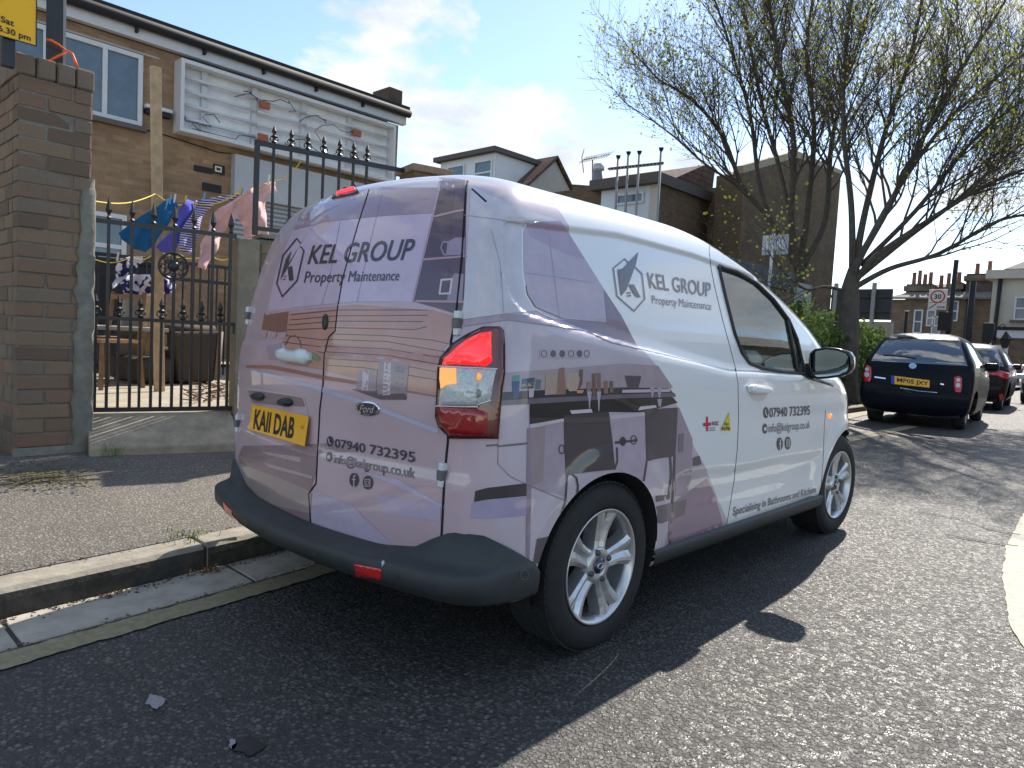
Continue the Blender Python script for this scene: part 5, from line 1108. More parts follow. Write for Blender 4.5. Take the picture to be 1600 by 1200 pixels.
    bv = BVHTree.FromPolygons(WLD(V).tolist(), F.tolist()); return T, bv
cglass = mat('dark_car_glass', (.012,.016,.02), .03, coat=1., spec=.8); cglass.node_tree.nodes['Principled BSDF'].inputs['IOR'].default_value = 2.2
navyp = mat('navy_car_paint', (.007,.009,.014), .4, coat=.08, spec=.08); redp = mat('dark_red_car_paint', (.022,.009,.012), .4, coat=.12, spec=.1); silv = mat('silver_car_paint', (.62,.62,.66), .25, .35, coat=1.); maroon = mat('maroon_car_paint', (.10,.015,.025), .3, coat=1.)
MR = [(.20,.72,.12,3.60,.8),(.30,.79,.03,3.68,.85),(.42,.815,0,3.71,.9),(.55,.825,.0,3.72,.9),(.66,.83,.05,3.68,.9),(.80,.83,.08,3.50,.85),(.92,.822,.11,3.15,.7),(1.0,.805,.14,2.86,.55),(1.08,.785,.17,2.68,.5),(1.2,.725,.24,2.45,.45),(1.32,.665,.33,2.22,.42),(1.41,.605,.43,2.0,.4),(1.47,.53,.56,1.82,.36),(1.51,.42,.74,1.6,.3),(1.53,.30,.9,1.45,.2),(1.54,.01,1.1,1.25,.005)]
mcx = (onz(1352,645,0).x+onz(1512,668,0).x)/2; MY0 = 10.6; mcx = ony(1424,620,MY0).x
mic, mb = car('parked_car', 'small rounded navy hatchback with yellow plate parked nearest beyond the van', mcx, MY0, MR, navyp, c=.06, cl=.17)
M3 = lambda *P: [(1300+x/4, 380+y/4) for x, y in P]
def md(n_, P, m_, lift, **k): return decal(n_, P, m_, mic, lift, 5, bvh=mb, **k)
lr = mat('lamp_red_small', srgb(190,24,40), .2, coat=1.); lc = mat('lamp_clear_small', (.6,.58,.58), .2, coat=1.)
for cx_, cy_, s in ((232,818,1),(788,885,1)):
    md('tail_lamp', M3((cx_-22,cy_-45),(cx_+5,cy_-55),(cx_+26,cy_-40),(cx_+24,cy_+20),(cx_+14,cy_+52),(cx_-20,cy_+48),(cx_-28,cy_)), lr, .012, thick=.02)
    md('lamp_round', [(1300+(cx_+2+12*math.cos(a))/4, 380+(cy_-28+12*math.sin(a))/4) for a in np.linspace(0,6.28,12,endpoint=False)], lc, .02); md('lamp_round', [(1300+(cx_+14*math.cos(a))/4, 380+(cy_+5+15*math.sin(a))/4) for a in np.linspace(0,6.28,12,endpoint=False)], lc, .02)
md('number_plate', M3((378,828),(612,858),(610,905),(376,880)), yellow_pl, .012, thick=.01); md('plate_band', M3((376,828),(397,831),(396,882),(375,880)), mat('plate_blue', srgb(20,60,150), .4), .014)
decal_text('plate_characters', 'MF05 JXY', M3((412,840),(604,866),(603,900),(411,876)), blackink, mic, .016, bold=.02, bvh=mb, step=5)
md('badge', ell(1427.5,572,6,4.5,16), chrome, .012); md('model_lettering', M3((275,832),(342,842),(342,850),(275,841)), chrome, .008); md('model_lettering', M3((678,876),(700,880),(700,888),(678,884)), chrome, .008)
md('wiper', stroke(M3((330,700),(440,706),(530,722)), 1.4), black_pl, .015); md('bumper_strip', stroke(M3((430,905),(540,925),(655,935)), .8), chrome, .008)
md('plate_recess_dark', stroke(M3((440,905),(470,928),(500,935)), 1.2), black_pl, .008)
M2r = [(a, b*1.06, c_*1.0, d_*1.14, e*1.05) for a, b, c_, d_, e in MR]
hat, hb_ = car('parked_car', 'dark red hatchback with wide red tail lamps parked behind the navy car', -1.22, 17.0, M2r, redp, wb=(.75,3.4), wr=.32, tw=.75, mirror_y=2.5)
decal('tail_lamp', [(1500+x/7.5, 520+y/7.5) for x, y in ((300,472),(430,462),(470,440),(580,470),(590,510),(560,542),(490,535),(440,505),(300,492))], lr, hat, .015, 4, bvh=hb_, thick=.02)
decal('reflector', [(1500+x/7.5, 520+y/7.5) for x, y in ((455,722),(500,718),(508,740),(495,800),(470,790))], lr, hat, .012, 4, bvh=hb_)
hat.rotation_euler.z = R(4.5); mic.rotation_euler.z = R(4.5)
sil, sb_ = car('parked_car', 'pale silver car facing the camera at the right edge', -.05, 26.3, M2r, silv, wb=(.75,3.4), wr=.32, tw=.75, flip=True)
for cx_ in (-.85, .45):
    obj('headlamp', G().box((cx_-.18,22.34,.68), (cx_+.18,22.55,.82)), lc, sil, bevel=.03)
obj('grille', G().box((-.75,22.22,.38), (.35,22.40,.58)), black_pl, sil, bevel=.02)
mar, _ = car('parked_car', 'maroon car parked in the yard behind the black railings', -8.35, .0, M2r, maroon, wb=(.75,3.4), group='cars in the yard')
mar.location = (-8.6,3.9,.43); mar.rotation_euler.z = R(-95)
# ================================================================== HEDGE AND TREES
def leafball(n_, gen, sz, seed):
    r_ = random.Random(seed); g = G()
    for _ in range(n_):
        p = Vector(gen(r_)); u = Vector((r_.gauss(0,1),r_.gauss(0,1),r_.gauss(0,1))).normalized(); v_ = u.orthogonal().normalized(); s_ = sz*r_.uniform(.6,1.3); g.add([p-u*s_, p+v_*s_*.5, p+u*s_, p-v_*s_*.5], [(0,1,2,3)])
    return g
def leafmat(name, col, tr):
    m, t, b = raw(name); c = N(t, 'ShaderNodeTexCoord'); n = N(t, 'ShaderNodeTexNoise', i_Scale=3., i_Detail=4.); L(t, c.outputs['Object'], n.inputs['Vector']); cc = ramp(t, n.outputs[0], [(.3, tuple(x*.6 for x in col)), (.7, tuple(x*1.4 for x in col))]); L(t, cc, b.inputs['Base Color']); b.inputs['Roughness'].default_value = .55
    tl_ = N(t, 'ShaderNodeBsdfTranslucent'); L(t, cc, tl_.inputs[0]); mx = N(t, 'ShaderNodeMixShader'); mx.inputs[0].default_value = tr; L(t, b.outputs[0], mx.inputs[1]); L(t, tl_.outputs[0], mx.inputs[2]); L(t, mx.outputs[0], t.nodes['Material Output'].inputs[0]); return m
hleaf = leafmat('hedge_leaf', (.095,.15,.032), .42)
def hedge(label, xa, xb, ya, yb, h, n_, seed):
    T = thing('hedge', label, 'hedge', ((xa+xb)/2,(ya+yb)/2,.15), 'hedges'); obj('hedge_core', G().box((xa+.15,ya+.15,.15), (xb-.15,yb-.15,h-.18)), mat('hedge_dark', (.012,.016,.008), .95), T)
    def gen(r_):
        f = r_.random()
        if f < .45: p = [r_.uniform(xa,xb), r_.uniform(ya,yb), h]
        elif f < .75: p = [xb, r_.uniform(ya,yb), r_.uniform(.15,h)]
        else: p = [r_.uniform(xa,xb), ya, r_.uniform(.15,h)]
        k_ = .12*math.sin(p[1]*2.1+seed)+.10*math.sin(p[0]*5+p[1]*5.3); return (p[0]+r_.gauss(0,.07), p[1]+r_.gauss(0,.07), max(.16, p[2]+r_.gauss(0,.08)+(k_ if f < .45 else k_*.3)))
    obj('foliage', leafball(n_, gen, .05, seed), hleaf, T)
hedge('clipped green hedge left of the navy car in front of the tree', -3.95, -2.65, 10.2, 17.0, 1.52, 17000, 1)
hedge('taller bright hedge behind the tree trunk', -5.5, -4.05, 11.3, 17.5, 2.0, 12000, 2)
bark = mat('bark', (.085,.072,.058), .95, noise=.45, nscale=9, bump=.02, bscale=14, detail=10); twig = mat('twig_bark', (.085,.066,.050), .9); bud = leafmat('bud_leaf', (.40,.42,.07), .55)
def spline(P, k=6):
    A = catmull(np.array([list(p) for p in P]), k); return [Vector(q) for q in A]
def tree(name, label, base_px, D, limbs, r0, seed, gz, group='bare spring trees'):
    rn = random.Random(seed); b0 = atd(*base_px, D); b0.z = gz; T = thing(name, label, 'tree', b0, group)
    gT, gB, gL = G(), G(), G()
    def leaf(p, d):
        for _ in range(rn.choice((1,1,2))):
            u = (d+Vector((rn.gauss(0,.6),rn.gauss(0,.6),rn.gauss(0,.5)))).normalized()*rn.uniform(.035,.08); v_ = u.orthogonal().normalized()*u.length*.42; gL.add([p, p+u*.5+v_, p+u, p+u*.5-v_], [(0,1,2,3)])
    def grow(p, d, ln, r, lev):
        n_ = {1: 7, 2: 5, 3: 4}[lev]; pts = [p]; rs = [r]; dd = d.copy(); st = ln/n_
        for i in range(n_):
            dd = (dd+Vector((rn.gauss(0,.13),rn.gauss(0,.13),rn.gauss(0,.10)+(.10 if lev > 1 else .05)))).normalized(); pts.append(pts[-1]+dd*st); rs.append(r*(1-(i+1)/n_*.72))
            if lev < 3 and i >= 1:
                for _ in range(2 if lev == 1 else rn.choice((1,1,2))):
                    s_ = Vector((rn.gauss(0,1),rn.gauss(0,1),rn.gauss(0,.7))); s_ = (s_-dd*s_.dot(dd)).normalized(); grow(pts[-1], (dd*.75+s_*.75+Vector((0,0,.15))).normalized(), ln*rn.uniform(.35,.6), max(rs[-1]*.55, .0045), lev+1)
        (gB if lev > 1 else gT).tube(pts, rs, 5 if lev == 1 else 3, False)
        if lev >= 2:
            if rn.random() < .42: leaf(pts[-1], dd)
            if lev == 3 and rn.random() < .15: leaf(pts[-2], dd)
    for P, ra, dk, sub in limbs:
        n_ = len(P); W_ = [atd(x, y, D+dk*(i/(n_-1))**1.2*(1 if i else 0)) for i, (x, y) in enumerate(P)]
        if P[0] == base_px: W_[0] = b0-Vector((0,0,.15))
        S = spline(W_); m_ = len(S); rs = [(ra if not sub else ra*.50)*(1-.80*(i/(m_-1)))+.008 for i in range(m_)]
        if P[0] == base_px: rs[0] *= 1.35; rs[1] *= 1.15
        gT.tube(S, rs, 10, True)
        tot = sum((S[i+1]-S[i]).length for i in range(m_-1)); i0 = int(m_*.32) if sub else m_
        k_ = 0.
        for i in range(i0, m_-1):
            k_ += (S[i+1]-S[i]).length
            while k_ > .20:
                k_ -= .20; d = (S[i+1]-S[i]).normalized(); s_ = Vector((rn.gauss(0,1),rn.gauss(0,1),rn.gauss(0,.6))); s_ = (s_-d*s_.dot(d)).normalized(); f = i/m_
                grow(S[i], (d*.85+s_*.65+Vector((0,0,.35))).normalized(), rn.uniform(1.1,2.8)*(1.25-.6*f), max(min(rs[i]*.5,.03), .011), 1)
        if sub: grow(S[-1], (S[-1]-S[-2]).normalized(), 1.6, rs[-1], 1)
    obj('trunk', gT, bark, T); o = obj('twigs', gB, twig, T); o['kind'] = 'stuff'; o = obj('buds', gL, bud, T); o['kind'] = 'stuff'; return T
B1 = (1322,545)
tree('street_tree', 'large many-limbed bare tree with dark trunk rising from the hedge', B1, 14.6, [
 ([B1,(1324,490),(1330,440),(1338,405)], .30, 0, False),
 ([(1330,440),(1345,400),(1385,330),(1440,220),(1500,110),(1560,20)], .15, -1.6, True), ([(1332,445),(1370,400),(1450,345),(1540,290),(1640,250)], .13, -2.0, True),
 ([(1334,450),(1390,420),(1470,395),(1560,345),(1650,330)], .11, -.6, True), ([(1335,420),(1352,330),(1385,200),(1425,80),(1450,-60)], .14, 1.2, True), ([(1332,420),(1330,320),(1318,200),(1322,70),(1340,-60)], .13, .8, True),
 ([(1340,410),(1400,300),(1480,190),(1570,110),(1660,40)], .11, 1.5, True), ([(1345,415),(1430,330),(1530,210),(1640,130)], .10, -2.6, True), ([(1322,455),(1290,448),(1262,452),(1240,440)], .06, -.8, True), ([(1345,430),(1420,370),(1500,310),(1590,230),(1680,190)], .10, 2.2, True)], .3, 11, .2)
B2 = (1252,470)
tree('street_tree', 'bare multi-stemmed tree behind the palisade with limbs reaching left over the van', B2, 18.0, [
 ([B2,(1250,430),(1244,400)], .22, 0, False), ([(1246,420),(1236,340),(1240,220),(1215,90),(1195,-40)], .19, -1.5, True), ([(1240,410),(1205,345),(1160,290),(1130,215),(1085,160),(1030,125)], .14, -1.8, True),
 ([(1250,415),(1262,330),(1272,200),(1260,80),(1280,-60)], .17, .6, True), ([(1255,415),(1290,340),(1300,220),(1330,100),(1380,-50)], .17, 1.6, True), ([(1235,400),(1190,300),(1172,180),(1140,70),(1110,-20)], .12, -.6, True),
 ([(1200,340),(1150,290),(1100,255),(1055,215),(1015,185)], .07, -1.0, True), ([(1245,400),(1225,290),(1190,160),(1165,30),(1150,-60)], .13, 1.8, True)], .3, 23, .2)
# ================================================================== HOUSES AND STREET FURNITURE BEYOND
def rect(name, P, ext, m, parent, **k): return obj(name, G().prism(P, ext), m, parent, fix=True, **k)
tile = brick_mat('roof_tile', (.16,.10,.075), (.11,.075,.06), (.05,.04,.035), bw=.33, bh=.22, msz=.03, plane='auto', bumpd=.03); render = mat('grey_render', (.40,.38,.35), .9, noise=.2, nscale=1.2); clad = mat('white_cladding', (.66,.68,.70), .6, noise=.06, nscale=2)
# dormer house
XG = -20.5; ap = onx(868,252,XG); er = onx(897,310,XG); el = Vector((XG, 2*ap.y-er.y-1.4, er.z-1.0))
dh = thing('dormer_house', 'pale house with grey gable and boxy white roof dormer above the van roof', 'house', (XG-4, ap.y, 0))
rect('gable_wall', [Vector((XG,el.y,0)), Vector((XG,er.y,0)), er, ap, el], (-9,0,0), render, dh)
e1 = Vector((.15,0,.12)); rect('roof', [el+e1+Vector((0,-.4,-.35)), ap+e1, ap+e1+Vector((0,0,.14)), el+e1+Vector((0,-.4,-.2))], (-9.3,0,0), tile, dh); rect('roof', [ap+e1, er+e1+Vector((0,.2,-.25)), er+e1+Vector((0,.2,-.1)), ap+e1+Vector((0,0,.14))], (-9.3,0,0), tile, dh)
XD = -21.3; c0 = onx(775,238,XD); c1 = onx(838,258,XD); zlow = onx(790,320,XD).z-1; xl = ony(689,250,c0.y).x
dm = rect('dormer', [Vector((XD,c0.y,zlow)), Vector((XD,c1.y,zlow)), Vector((XD,c1.y,c0.z)), c0], (xl-XD,0,0), clad, dh); obj('dormer_roof', G().box((xl-.25,c0.y-.3,c0.z), (XD+.2,c1.y+.2,c0.z+.22)), mat('felt', (.10,.09,.085), .9), dh)
def ywin(x0, x1, z0, z1, Yp, parent, tr=None, m=wg, fw=.08):
    w_ = obj('window', G().box((x0,Yp-.02,z0), (x1,Yp-.004,z1)), m, parent); g = G()
    for a, b, c_, d_ in ((x0-fw,x0,z0-fw,z1+fw),(x1,x1+fw,z0-fw,z1+fw),(x0,x1,z0-fw,z0),(x0,x1,z1,z1+fw)): g.box((a,Yp-.07,c_), (b,Yp-.003,d_))
    if tr: g.box((x0,Yp-.065,tr-fw/2), (x1,Yp-.003,tr+fw/2))
    obj('frame', g, wht, w_); return w_
for a, b in ((700,727),(742,770)):
    xa, xb = ony(a,262,c0.y).x, ony(b,262,c0.y).x; ywin(xa+.08, xb-.08, c0.z-1.9, c0.z-.35, c0.y, dm, c0.z-.85)
obj('cheek_boards', G().grid([[Vector((XD+.01,y,z)) for y in (c0.y+.02, c1.y-.05)] for z in np.arange(zlow, c0.z, .2)], False), clad, dm)
rect('far_roof', [onx(895,288,-24), onx(922,290,-24), onx(930,325,-24), onx(890,325,-24)], (-3,0,0), tile, dh)
# television aerial and flue
aw = onx(925,330,-18); aer = thing('tv_aerial', 'thin rooftop television aerial left of the grey flue', 'aerial', (-18,aw.y,aw.z)); am = mat('aerial_grey', (.10,.10,.105), .5, .5)
obj('mast', G().tube([aw, onx(926,250,-18)], .03, 6), am, aer); bo, b1 = onx(911,250,-18), onx(953,241,-18); obj('boom', G().tube([bo, b1], .02, 5), am, aer)
for i in range(12): p = bo+(b1-bo)*(i/11); obj('element', G().tube([p+Vector((.22,0,.12)), p-Vector((.22,0,.12))], .012, 4), am, aer)
obj('reflector_grid', G().tube([bo+Vector((0,.05,.5)), bo+Vector((0,-.1,.1)), bo+Vector((0,.1,-.55))], .02, 5), am, aer)
fl0, fl1 = onx(936,300,-15.5), onx(936,257,-15.5); flu = thing('chimney_flue', 'fat grey metal flue standing on the flat roof', 'flue', (fl0.x,fl0.y,fl0.z-.5)); gz = mat('flue_grey', (.20,.21,.22), .5, .4)
obj('pipe', G().tube([fl0-Vector((0,0,1)), fl1-Vector((0,0,.3))], .26, 16), gz, flu); obj('collar', G().tube([fl1-Vector((0,0,.3)), fl1], .23, 16), mat('flue_light', (.45,.46,.47), .4, .4), flu)
# flat-roofed white block and brown brick block
YB = 20.7; cA, cB = ony(962,300,YB), ony(1030,283,YB)
bb_ = thing('white_panelled_block', 'small white panelled flat-roofed block with a strip window beyond the van', 'building', ((cA.x+cB.x)/2,YB+2,0))
obj('wall', G().box((ony(940,300,YB).x,YB,0), (cB.x,YB+4,cB.z-.1)), mat('white_panels', (.60,.66,.72), .6, noise=.06, nscale=1.), bb_); obj('roof_slab', G().box((ony(935,300,YB).x-.2,YB-.35,cB.z-.1), (cB.x+.15,YB+4,cB.z+.28)), mat('felt'), bb_)
ywin(ony(967,310,YB).x, ony(1004,310,YB).x, ony(985,316,YB).z, ony(985,305,YB).z, YB, bb_); obj('corner_trim', G().box((cB.x-.35,YB-.03,0), (cB.x,YB-.001,cB.z-.1)), mat('trim_cream', (.5,.48,.42), .7), bb_)
for px in (985,): x = ony(px,330,YB).x; obj('panel_joint', G().box((x-.015,YB-.012,0), (x+.015,YB-.001,cB.z-1.6)), mat('felt'), bb_)
pf = thing('pole_frame', 'row of four tall thin grey poles with a cross rail beside the white block', 'poles', (cA.x+1,YB-.5,0))
for px, pyt in ((966,247),(982,241),(999,240),(1033,235)):
    t0, t1 = ony(px, pyt, YB-.6), ony(px-4, 345, YB-.6); t1.z = 0; p_ = obj('pole', G().tube([t1, t0], .045, 8), mat('galv'), pf); obj('pole_cap', G().tube([t0-Vector((0,0,.02)), t0+Vector((0,0,.09))], [.06,.10], 8), blk, p_)
ra_, rb_ = ony(952,264,YB-.68), ony(1036,255,YB-.68); obj('cross_rail', G().bar(ra_, rb_, .05, .10), mat('galv'), pf)
for i in range(16): p = ra_+(rb_-ra_)*(i/15.); obj('rail_slot', G().box(p-Vector((.05,.04,.03)), p+Vector((.05,-.026,.03))), blk, pf)
bk = brick_mat('brown_block_brick', (.17,.12,.075), (.12,.085,.055), (.16,.13,.10), plane='auto', bumpd=.008)
BX = cB.x+.02; cC = onx(1110,288,BX)
br_ = thing('brown_brick_block', 'tall dark brown brick block with stepped walls behind the bare trees', 'building', (BX-2,YB+4,0))
obj('wall', G().box((BX-5,YB+.02,0), (BX,cC.y,cB.z+.1)), bk, br_); obj('coping', G().box((BX-.4,YB-.05,cB.z+.1), (BX+.12,cC.y+.05,cB.z+.28)), mat('coping_stone', (.32,.28,.2), .9), br_)
X2 = BX+.9; c2 = onx(1180,262,X2); zc2 = onx(1130,285,X2).z; ya2 = cC.y; obj('wall', G().box((X2-1.1,ya2,0), (X2-.02,ya2+4.5,zc2)), bk, br_)
# gable block
XK = X2+1.0; k0, kA, k1 = onx(1162,330,XK), onx(1245,246,XK), onx(1314,272,XK); k0t = onx(1162,270,XK)
rect('gable_wall', [Vector((XK,k0.y,0)), Vector((XK,k1.y,0)), k1, kA, k0t], (-1.1,0,0), brick_mat('tan_gable_brick', (.15,.11,.068), (.105,.08,.05), (.13,.105,.078), plane='auto'), br_)
rect('gable_coping', [kA, k1, k1+Vector((0,.15,.2)), kA+Vector((0,0,.28))], (-.4,0,0), mat('coping_stone'), br_); rect('gable_coping', [k0t, kA, kA+Vector((0,0,.28)), k0t+Vector((0,-.1,.25))], (-.4,0,0), mat('coping_stone'), br_)
f1, f2 = onx(1085,272,BX-1), onx(1100,258,BX-1); rect('rear_roof', [Vector((BX-1,YB+1,cB.z)), Vector((BX-1,cC.y+2,cB.z)), Vector((BX-1,f2.y+1,f2.z)), f2], (-4,0,0), tile, br_)
obj('wall_vent', G().box((X2-.02,ya2+.8,zc2-1.9), (X2+.1,ya2+1.1,zc2-1.6)), blk, br_)
# yard wall with felt coping, palisade panel, board on a post
WY = -4.6; wa, wb_ = onx(1120,395,WY), onx(1241,440,WY); bw_ = thing('yard_wall', 'brick yard wall with sloping dark felt coping beside the palisade', 'wall', (WY,13,0)); zw = (wa.z+wb_.z)/2
obj('wall', G().box((WY-.25,7.5,0), (WY,wb_.y,zw-.35)), brick_mat('yard_wall_brick', (.30,.24,.17), (.24,.19,.13), (.26,.22,.17), plane='yz'), bw_); obj('coping', G().box((WY-.4,7.5,zw-.35), (WY+.06,wb_.y+.04,zw+.08)), mat('felt_light', (.10,.11,.125), .8), bw_)
pal = thing('palisade_fence', 'galvanised steel palisade panel standing against the brick yard wall', 'fence', (WY,wb_.y+.8,0)); galp = mat('galv_pale', (.36,.40,.44), .45, .3)
y0p, y1p = wb_.y+.05, onx(1266,480,WY).y; npal = 9; zp = onx(1255,443,WY).z
for i in range(npal):
    y = y0p+(y1p-y0p)*(i+.5)/npal; wdp = (y1p-y0p)/npal*.34; g = G().prism([(WY,y-wdp,.1),(WY+.03,y,.1),(WY,y+wdp,.1)], (0,0,zp-.1)); obj('pale', g, galp, pal, fix=True)
for zz_ in (.6, zp-.4): obj('rail', G().box((WY-.06,y0p,zz_), (WY-.005,y1p,zz_+.06)), galp, pal)
SY = 12.9; s0, s1 = ony(1192,368,SY), ony(1230,397,SY); sbk = thing('sign_board', 'back of a pale sign board on a thin post above the yard wall', 'sign', ((s0.x+s1.x)/2,SY,1.5))
obj('board', G().box((s0.x,SY,s1.z), (s1.x,SY+.03,s0.z)), mat('board_grey', (.42,.44,.45), .5), sbk); obj('board_panel', G().box((s0.x+.02,SY-.025,s1.z+.10), (s1.x-.06,SY-.002,s0.z-.02)), clad, sbk); xm = ony(1210,380,SY).x; obj('board_post', G().tube([(xm-.06,SY-.06,1.2),(xm,SY-.06,s0.z+.03)], .035, 8), mat('pole_white', (.6,.6,.6), .5), sbk)
# dark hoarding seen from behind
HY = 24.0; h0, h1 = ony(1300,452,HY), ony(1390,500,HY); hrd = thing('billboard', 'dark back of a billboard between the tree trunk and the terrace', 'billboard', ((h0.x+h1.x)/2,HY,0))
obj('board', G().box((h0.x,HY,h1.z), (h1.x,HY+.15,h0.z)), mat('board_dark', (.035,.04,.043), .7), hrd)
for x in (h0.x+.1, h1.x-.6): obj('leg', G().box((x,HY-.12,0), (x+.12,HY-.001,h0.z+.2)), mat('galv'), hrd)
for zz_ in (h1.z+.25, h0.z-.3): obj('batten', G().box((h0.x,HY-.06,zz_), (h1.x,HY-.002,zz_+.1)), mat('board_dark'), hrd)
lw = obj('low_render_wall', G().box((ony(1300,520,26).x,26,0), (ony(1392,520,26).x,26.3,ony(1350,502,26).z)), mat('render_wall', (.36,.33,.30), .9, noise=.2, nscale=1.)); tag(lw, 'pale rendered wall below the billboard', 'wall')
# terrace facing the camera at the end of the road
TY = 48.; TX = lambda px, py=500: ony(px, py, TY)
ter = thing('terrace_houses', 'row of old brown brick terraced houses with many chimney pots at the road end', 'houses', (TX(1460).x,TY+4,0)); tb = brick_mat('terrace_brick', (.22,.16,.11), (.16,.12,.085), (.2,.17,.13), bw=.3, bh=.1, plane='xz'); slate = mat('slate', (.15,.14,.125), .9, noise=.35, nscale=2, bump=.02, bscale=5)
xa, xb = TX(1392).x, TX(1548).x; ze = TX(1470,468).z; obj('wall', G().box((xa,TY,0), (xb,TY+7,ze)), tb, ter)
rect('roof', [Vector((xa-.2,TY-.3,ze)), Vector((xb,TY-.3,ze)), Vector((xb,TY+3.5,ze+1.15)), Vector((xa+1.8,TY+3.5,ze+1.15))], (0,0,.12), slate, ter)
pot = mat('terracotta', (.24,.095,.06), .85, noise=.4, nscale=3)
for px, w_, zt_, n_ in ((1429,1.5,441,4),(1465,.95,446,2),(1488,.55,438,1),(1527,1.5,424,2)):
    p = TX(px, zt_); cz = p.z; stk = obj('chimney_stack', G().box((p.x-w_/2,TY+1.2,ze), (p.x+w_/2,TY+2.4,cz)), brick_mat('stack_brick_%d' % px, (.13,.10,.075), (.09,.075,.06), (.12,.1,.08), plane='auto'), ter); obj('stack_cap', G().box((p.x-w_/2-.12,TY+1.08,cz-.45), (p.x+w_/2+.12,TY+2.52,cz-.12)), tb, stk)
    for i in range(n_): x = p.x+(i-(n_-1)/2)*w_/max(n_,1)*.85; obj('chimney_pot', G().lathe([(.13,0),(.12,.3),(.11,.6+.25*((i*7+px)%3)/2),(.14,.66+.25*((i*7+px)%3)/2),(.09,.68+.25*((i*7+px)%3)/2)], (x,TY+1.8,cz), n=10), pot, stk)
for a, b, c_, d_ in ((1431,1436,486,519),(1451,1456,486,508),(1459,1464,496,522),(1486,1494,472,500)):
    P, Q = TX(a,c_), TX(b,d_); ywin(P.x, max(Q.x, P.x+.35), Q.z, P.z, TY, ter, (P.z+Q.z)/2)
obj('downpipe', G().tube([(TX(1512).x,TY-.15,0),(TX(1512).x,TY-.15,ze)], .12, 8), blk, ter)
CYy = 43.; CX = lambda px, py=500: ony(px, py, CYy)
crm = thing('cream_house', 'cream rendered corner house with sash window at the right edge', 'house', (CX(1600).x,CYy+3,0)); x0, x1 = CX(1546).x, CX(1720).x; zc_ = CX(1560,436).z
cream = mat('cream_render', (.52,.48,.40), .85, noise=.12, nscale=.8); obj('upper_wall', G().box((x0,CYy,2.9), (x1,CYy+8,zc_)), cream, crm); obj('shop_wall', G().box((x0+.05,CYy+.05,0), (x1,CYy+8,2.895)), tb, crm); obj('cornice', G().box((x0-.3,CYy-.35,zc_), (x1,CYy+8,zc_+.45)), cream, crm); rect('roof', [Vector((x0+.4,CYy+.2,zc_+.45)), Vector((x1,CYy+.2,zc_+.45)), Vector((x1,CYy+4,zc_+1.9)), Vector((x0+2.2,CYy+4,zc_+1.9))], (0,0,.1), slate, crm)
P, Q = CX(1589,466), CX(1612,498); ywin(P.x, Q.x, Q.z, P.z, CYy, crm, (P.z+Q.z)/2); obj('sill', G().box((P.x-.2,CYy-.2,Q.z-.2), (Q.x+.2,CYy-.002,Q.z-.085)), mat('sill_grey'), crm)
obj('shop_fascia', G().box((x0+.1,CYy-.15,CX(1575,528).z), (x1,CYy-.001,CX(1575,516).z)), mat('fascia_pale', (.55,.60,.64), .5), crm); obj('fascia_trim', G().box((x0,CYy-.25,CX(1575,515).z), (x1,CYy-.001,CX(1575,511).z)), blk, crm); obj('downpipe', G().tube([(x0+.25,CYy-.15,0),(x0+.35,CYy-.15,zc_)], .1, 8), blk, crm)
# 30 sign with signal box, lamp posts
SGY = 26.; P, Q = ony(1452,452,SGY), ony(1478,484,SGY); s30 = thing('speed_limit_sign', 'white plate with red ringed 30 on a black post beyond the parked cars', 'sign', (Q.x,SGY,0)); cx_, cz_, rr_ = (P.x+Q.x)/2, P.z-(P.z-Q.z)*.36, (Q.x-P.x)*.40
obj('plate', G().box((P.x,SGY,Q.z), (Q.x,SGY+.02,P.z)), mat('sign_white', (.68,.67,.62), .5), s30, bevel=.005)
g = G().lathe([(rr_,-.006),(rr_*.80,-.006)], (cx_,SGY,cz_), 'y', 28); g.f = [f[::-1] for f in g.f]; obj('red_ring', g, mat('sign_red', srgb(196,24,26), .5), s30, fix=False)
def ztext(body, x0, x1, z0, z1, Yp, m, parent, bold=.02):
    V, F = text_mesh(body, bold); lo, hi = V.min(0), V.max(0); g = G(); g.add([(x0+(x1-x0)*(x-lo[0])/(hi[0]-lo[0]), Yp, z0+(z1-z0)*(y-lo[1])/(hi[1]-lo[1])) for x, y in V], F); return obj('lettering', g, m, parent)
ztext('30', cx_-rr_*.5, cx_+rr_*.5, cz_-rr_*.38, cz_+rr_*.38, SGY-.006, blackink, s30); ztext('ZONE', cx_+.0, Q.x-.04, Q.z+.05, Q.z+.12, SGY-.006, blackink, s30); obj('end_stripe', G().bar((P.x+.05,SGY-.004,Q.z+.04), (cx_-.02,SGY-.004,Q.z+.21), .03, .004, (0,1,0)), blackink, s30); obj('divider', G().box((P.x,SGY-.004,Q.z+.235), (Q.x,SGY-.001,Q.z+.245)), blackink, s30)
obj('post', G().tube([(Q.x+.07,SGY+.1,0),(Q.x+.16,SGY+.1,P.z+1.0)], .075, 10), blk, s30); b0_, b1_ = ony(1467,487,SGY-.2), ony(1486,517,SGY-.2); obj('signal_box', G().box((b0_.x,SGY-.25,b1_.z), (b1_.x,SGY-.02,b0_.z)), blk, s30, bevel=.03)
def simple_post(px, pyt, Yp, r_, label, name='street_post', lean=.0):
    p = ony(px, pyt, Yp); T_ = thing(name, label, 'post', (p.x,Yp,0)); obj('shaft', G().tube([(p.x-lean,Yp,0),(p.x,Yp,p.z)], r_, 10), blk, T_); return T_, p
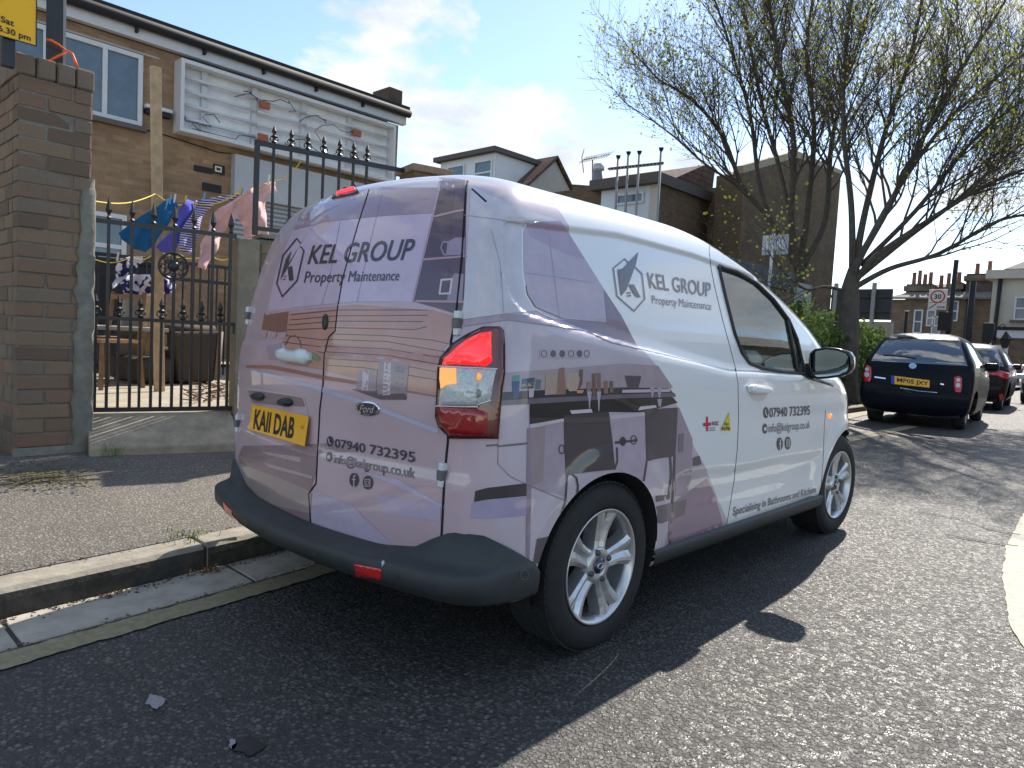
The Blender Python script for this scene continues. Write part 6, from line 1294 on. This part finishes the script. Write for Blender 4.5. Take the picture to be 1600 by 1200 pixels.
simple_post(1521,440,30.,.11,'black lamp post in front of the terrace wall', 'lamp_post', 0.); T_, p = simple_post(1417,487,32.,.07,'thin black bollard post with pale cap left of the speed sign'); obj('cap', G().tube([p, p+Vector((0,0,.06))], .09, 10), wht, T_)
T_, p = simple_post(1547,505,30.,.05,'black traffic signal at the left edge of the cream house','traffic_signal'); obj('signal_head', G().box((p.x-.18,29.7,p.z-.75), (p.x+.18,29.95,p.z)), blk, T_, bevel=.03)
lp = ony(1571,528,27.); lt_ = thing('wall_lantern', 'black lantern hanging from a curved bracket before the shop front', 'lantern', (lp.x,27.,0)); obj('bracket', G().tube([(lp.x-.35,27,lp.z-.1),(lp.x-.3,27,lp.z+.3),(lp.x-.1,27,lp.z+.5),(lp.x,27,lp.z+.3)], .025, 6), blk, lt_); obj('lantern_body', G().lathe([(.08,-.35),(.16,-.05),(.22,-.03),(.10,.1),(.02,.22)], (lp.x,27,lp.z), n=6, sm=False), blk, lt_); obj('lantern_post', G().tube([(lp.x-.35,27,0),(lp.x-.35,27,lp.z-.1)], .04, 8), blk, lt_)
wf0, wf1 = ony(1548,534,38.), ony(1572,548,38.); wf = thing('white_railing', 'white metal frame railing in front of the shop at the road end', 'railing', (wf0.x,38.,0))
obj('top_bar', G().box((wf0.x,37.97,wf1.z+.1), (wf1.x,38.03,wf1.z+.25)), wht, wf)
for x in (wf0.x, wf1.x): obj('upright', G().box((x-.07,37.96,0), (x+.07,38.04,wf1.z+.25+(.5 if x == wf0.x else 0))), wht, wf)


# added terrace, unseen beyond the right edge, there for the parked cars to mirror
opp = thing('added_terrace', 'brick terrace beyond the right edge, mirrored in the parked cars', 'houses', (15,48,0))
obj('wall', G().box((11.5,15,.0), (18,80,5.6)), brick_mat('opposite_brick', (.26,.19,.13), (.20,.15,.10), (.24,.2,.15), plane='yz'), opp)
obj('roof', G().prism([(11.2,15,5.6),(18.3,15,5.6),(14.8,15,8.2)], (0,65,0)), slate, opp, fix=True)
for y in np.arange(17, 78, 4.2):
    for z0_, z1_ in ((1.0,2.5),(3.6,5.0)): w_ = obj('window', G().box((11.40,y,z0_), (11.499,y+1.2,z1_)), wg, opp)
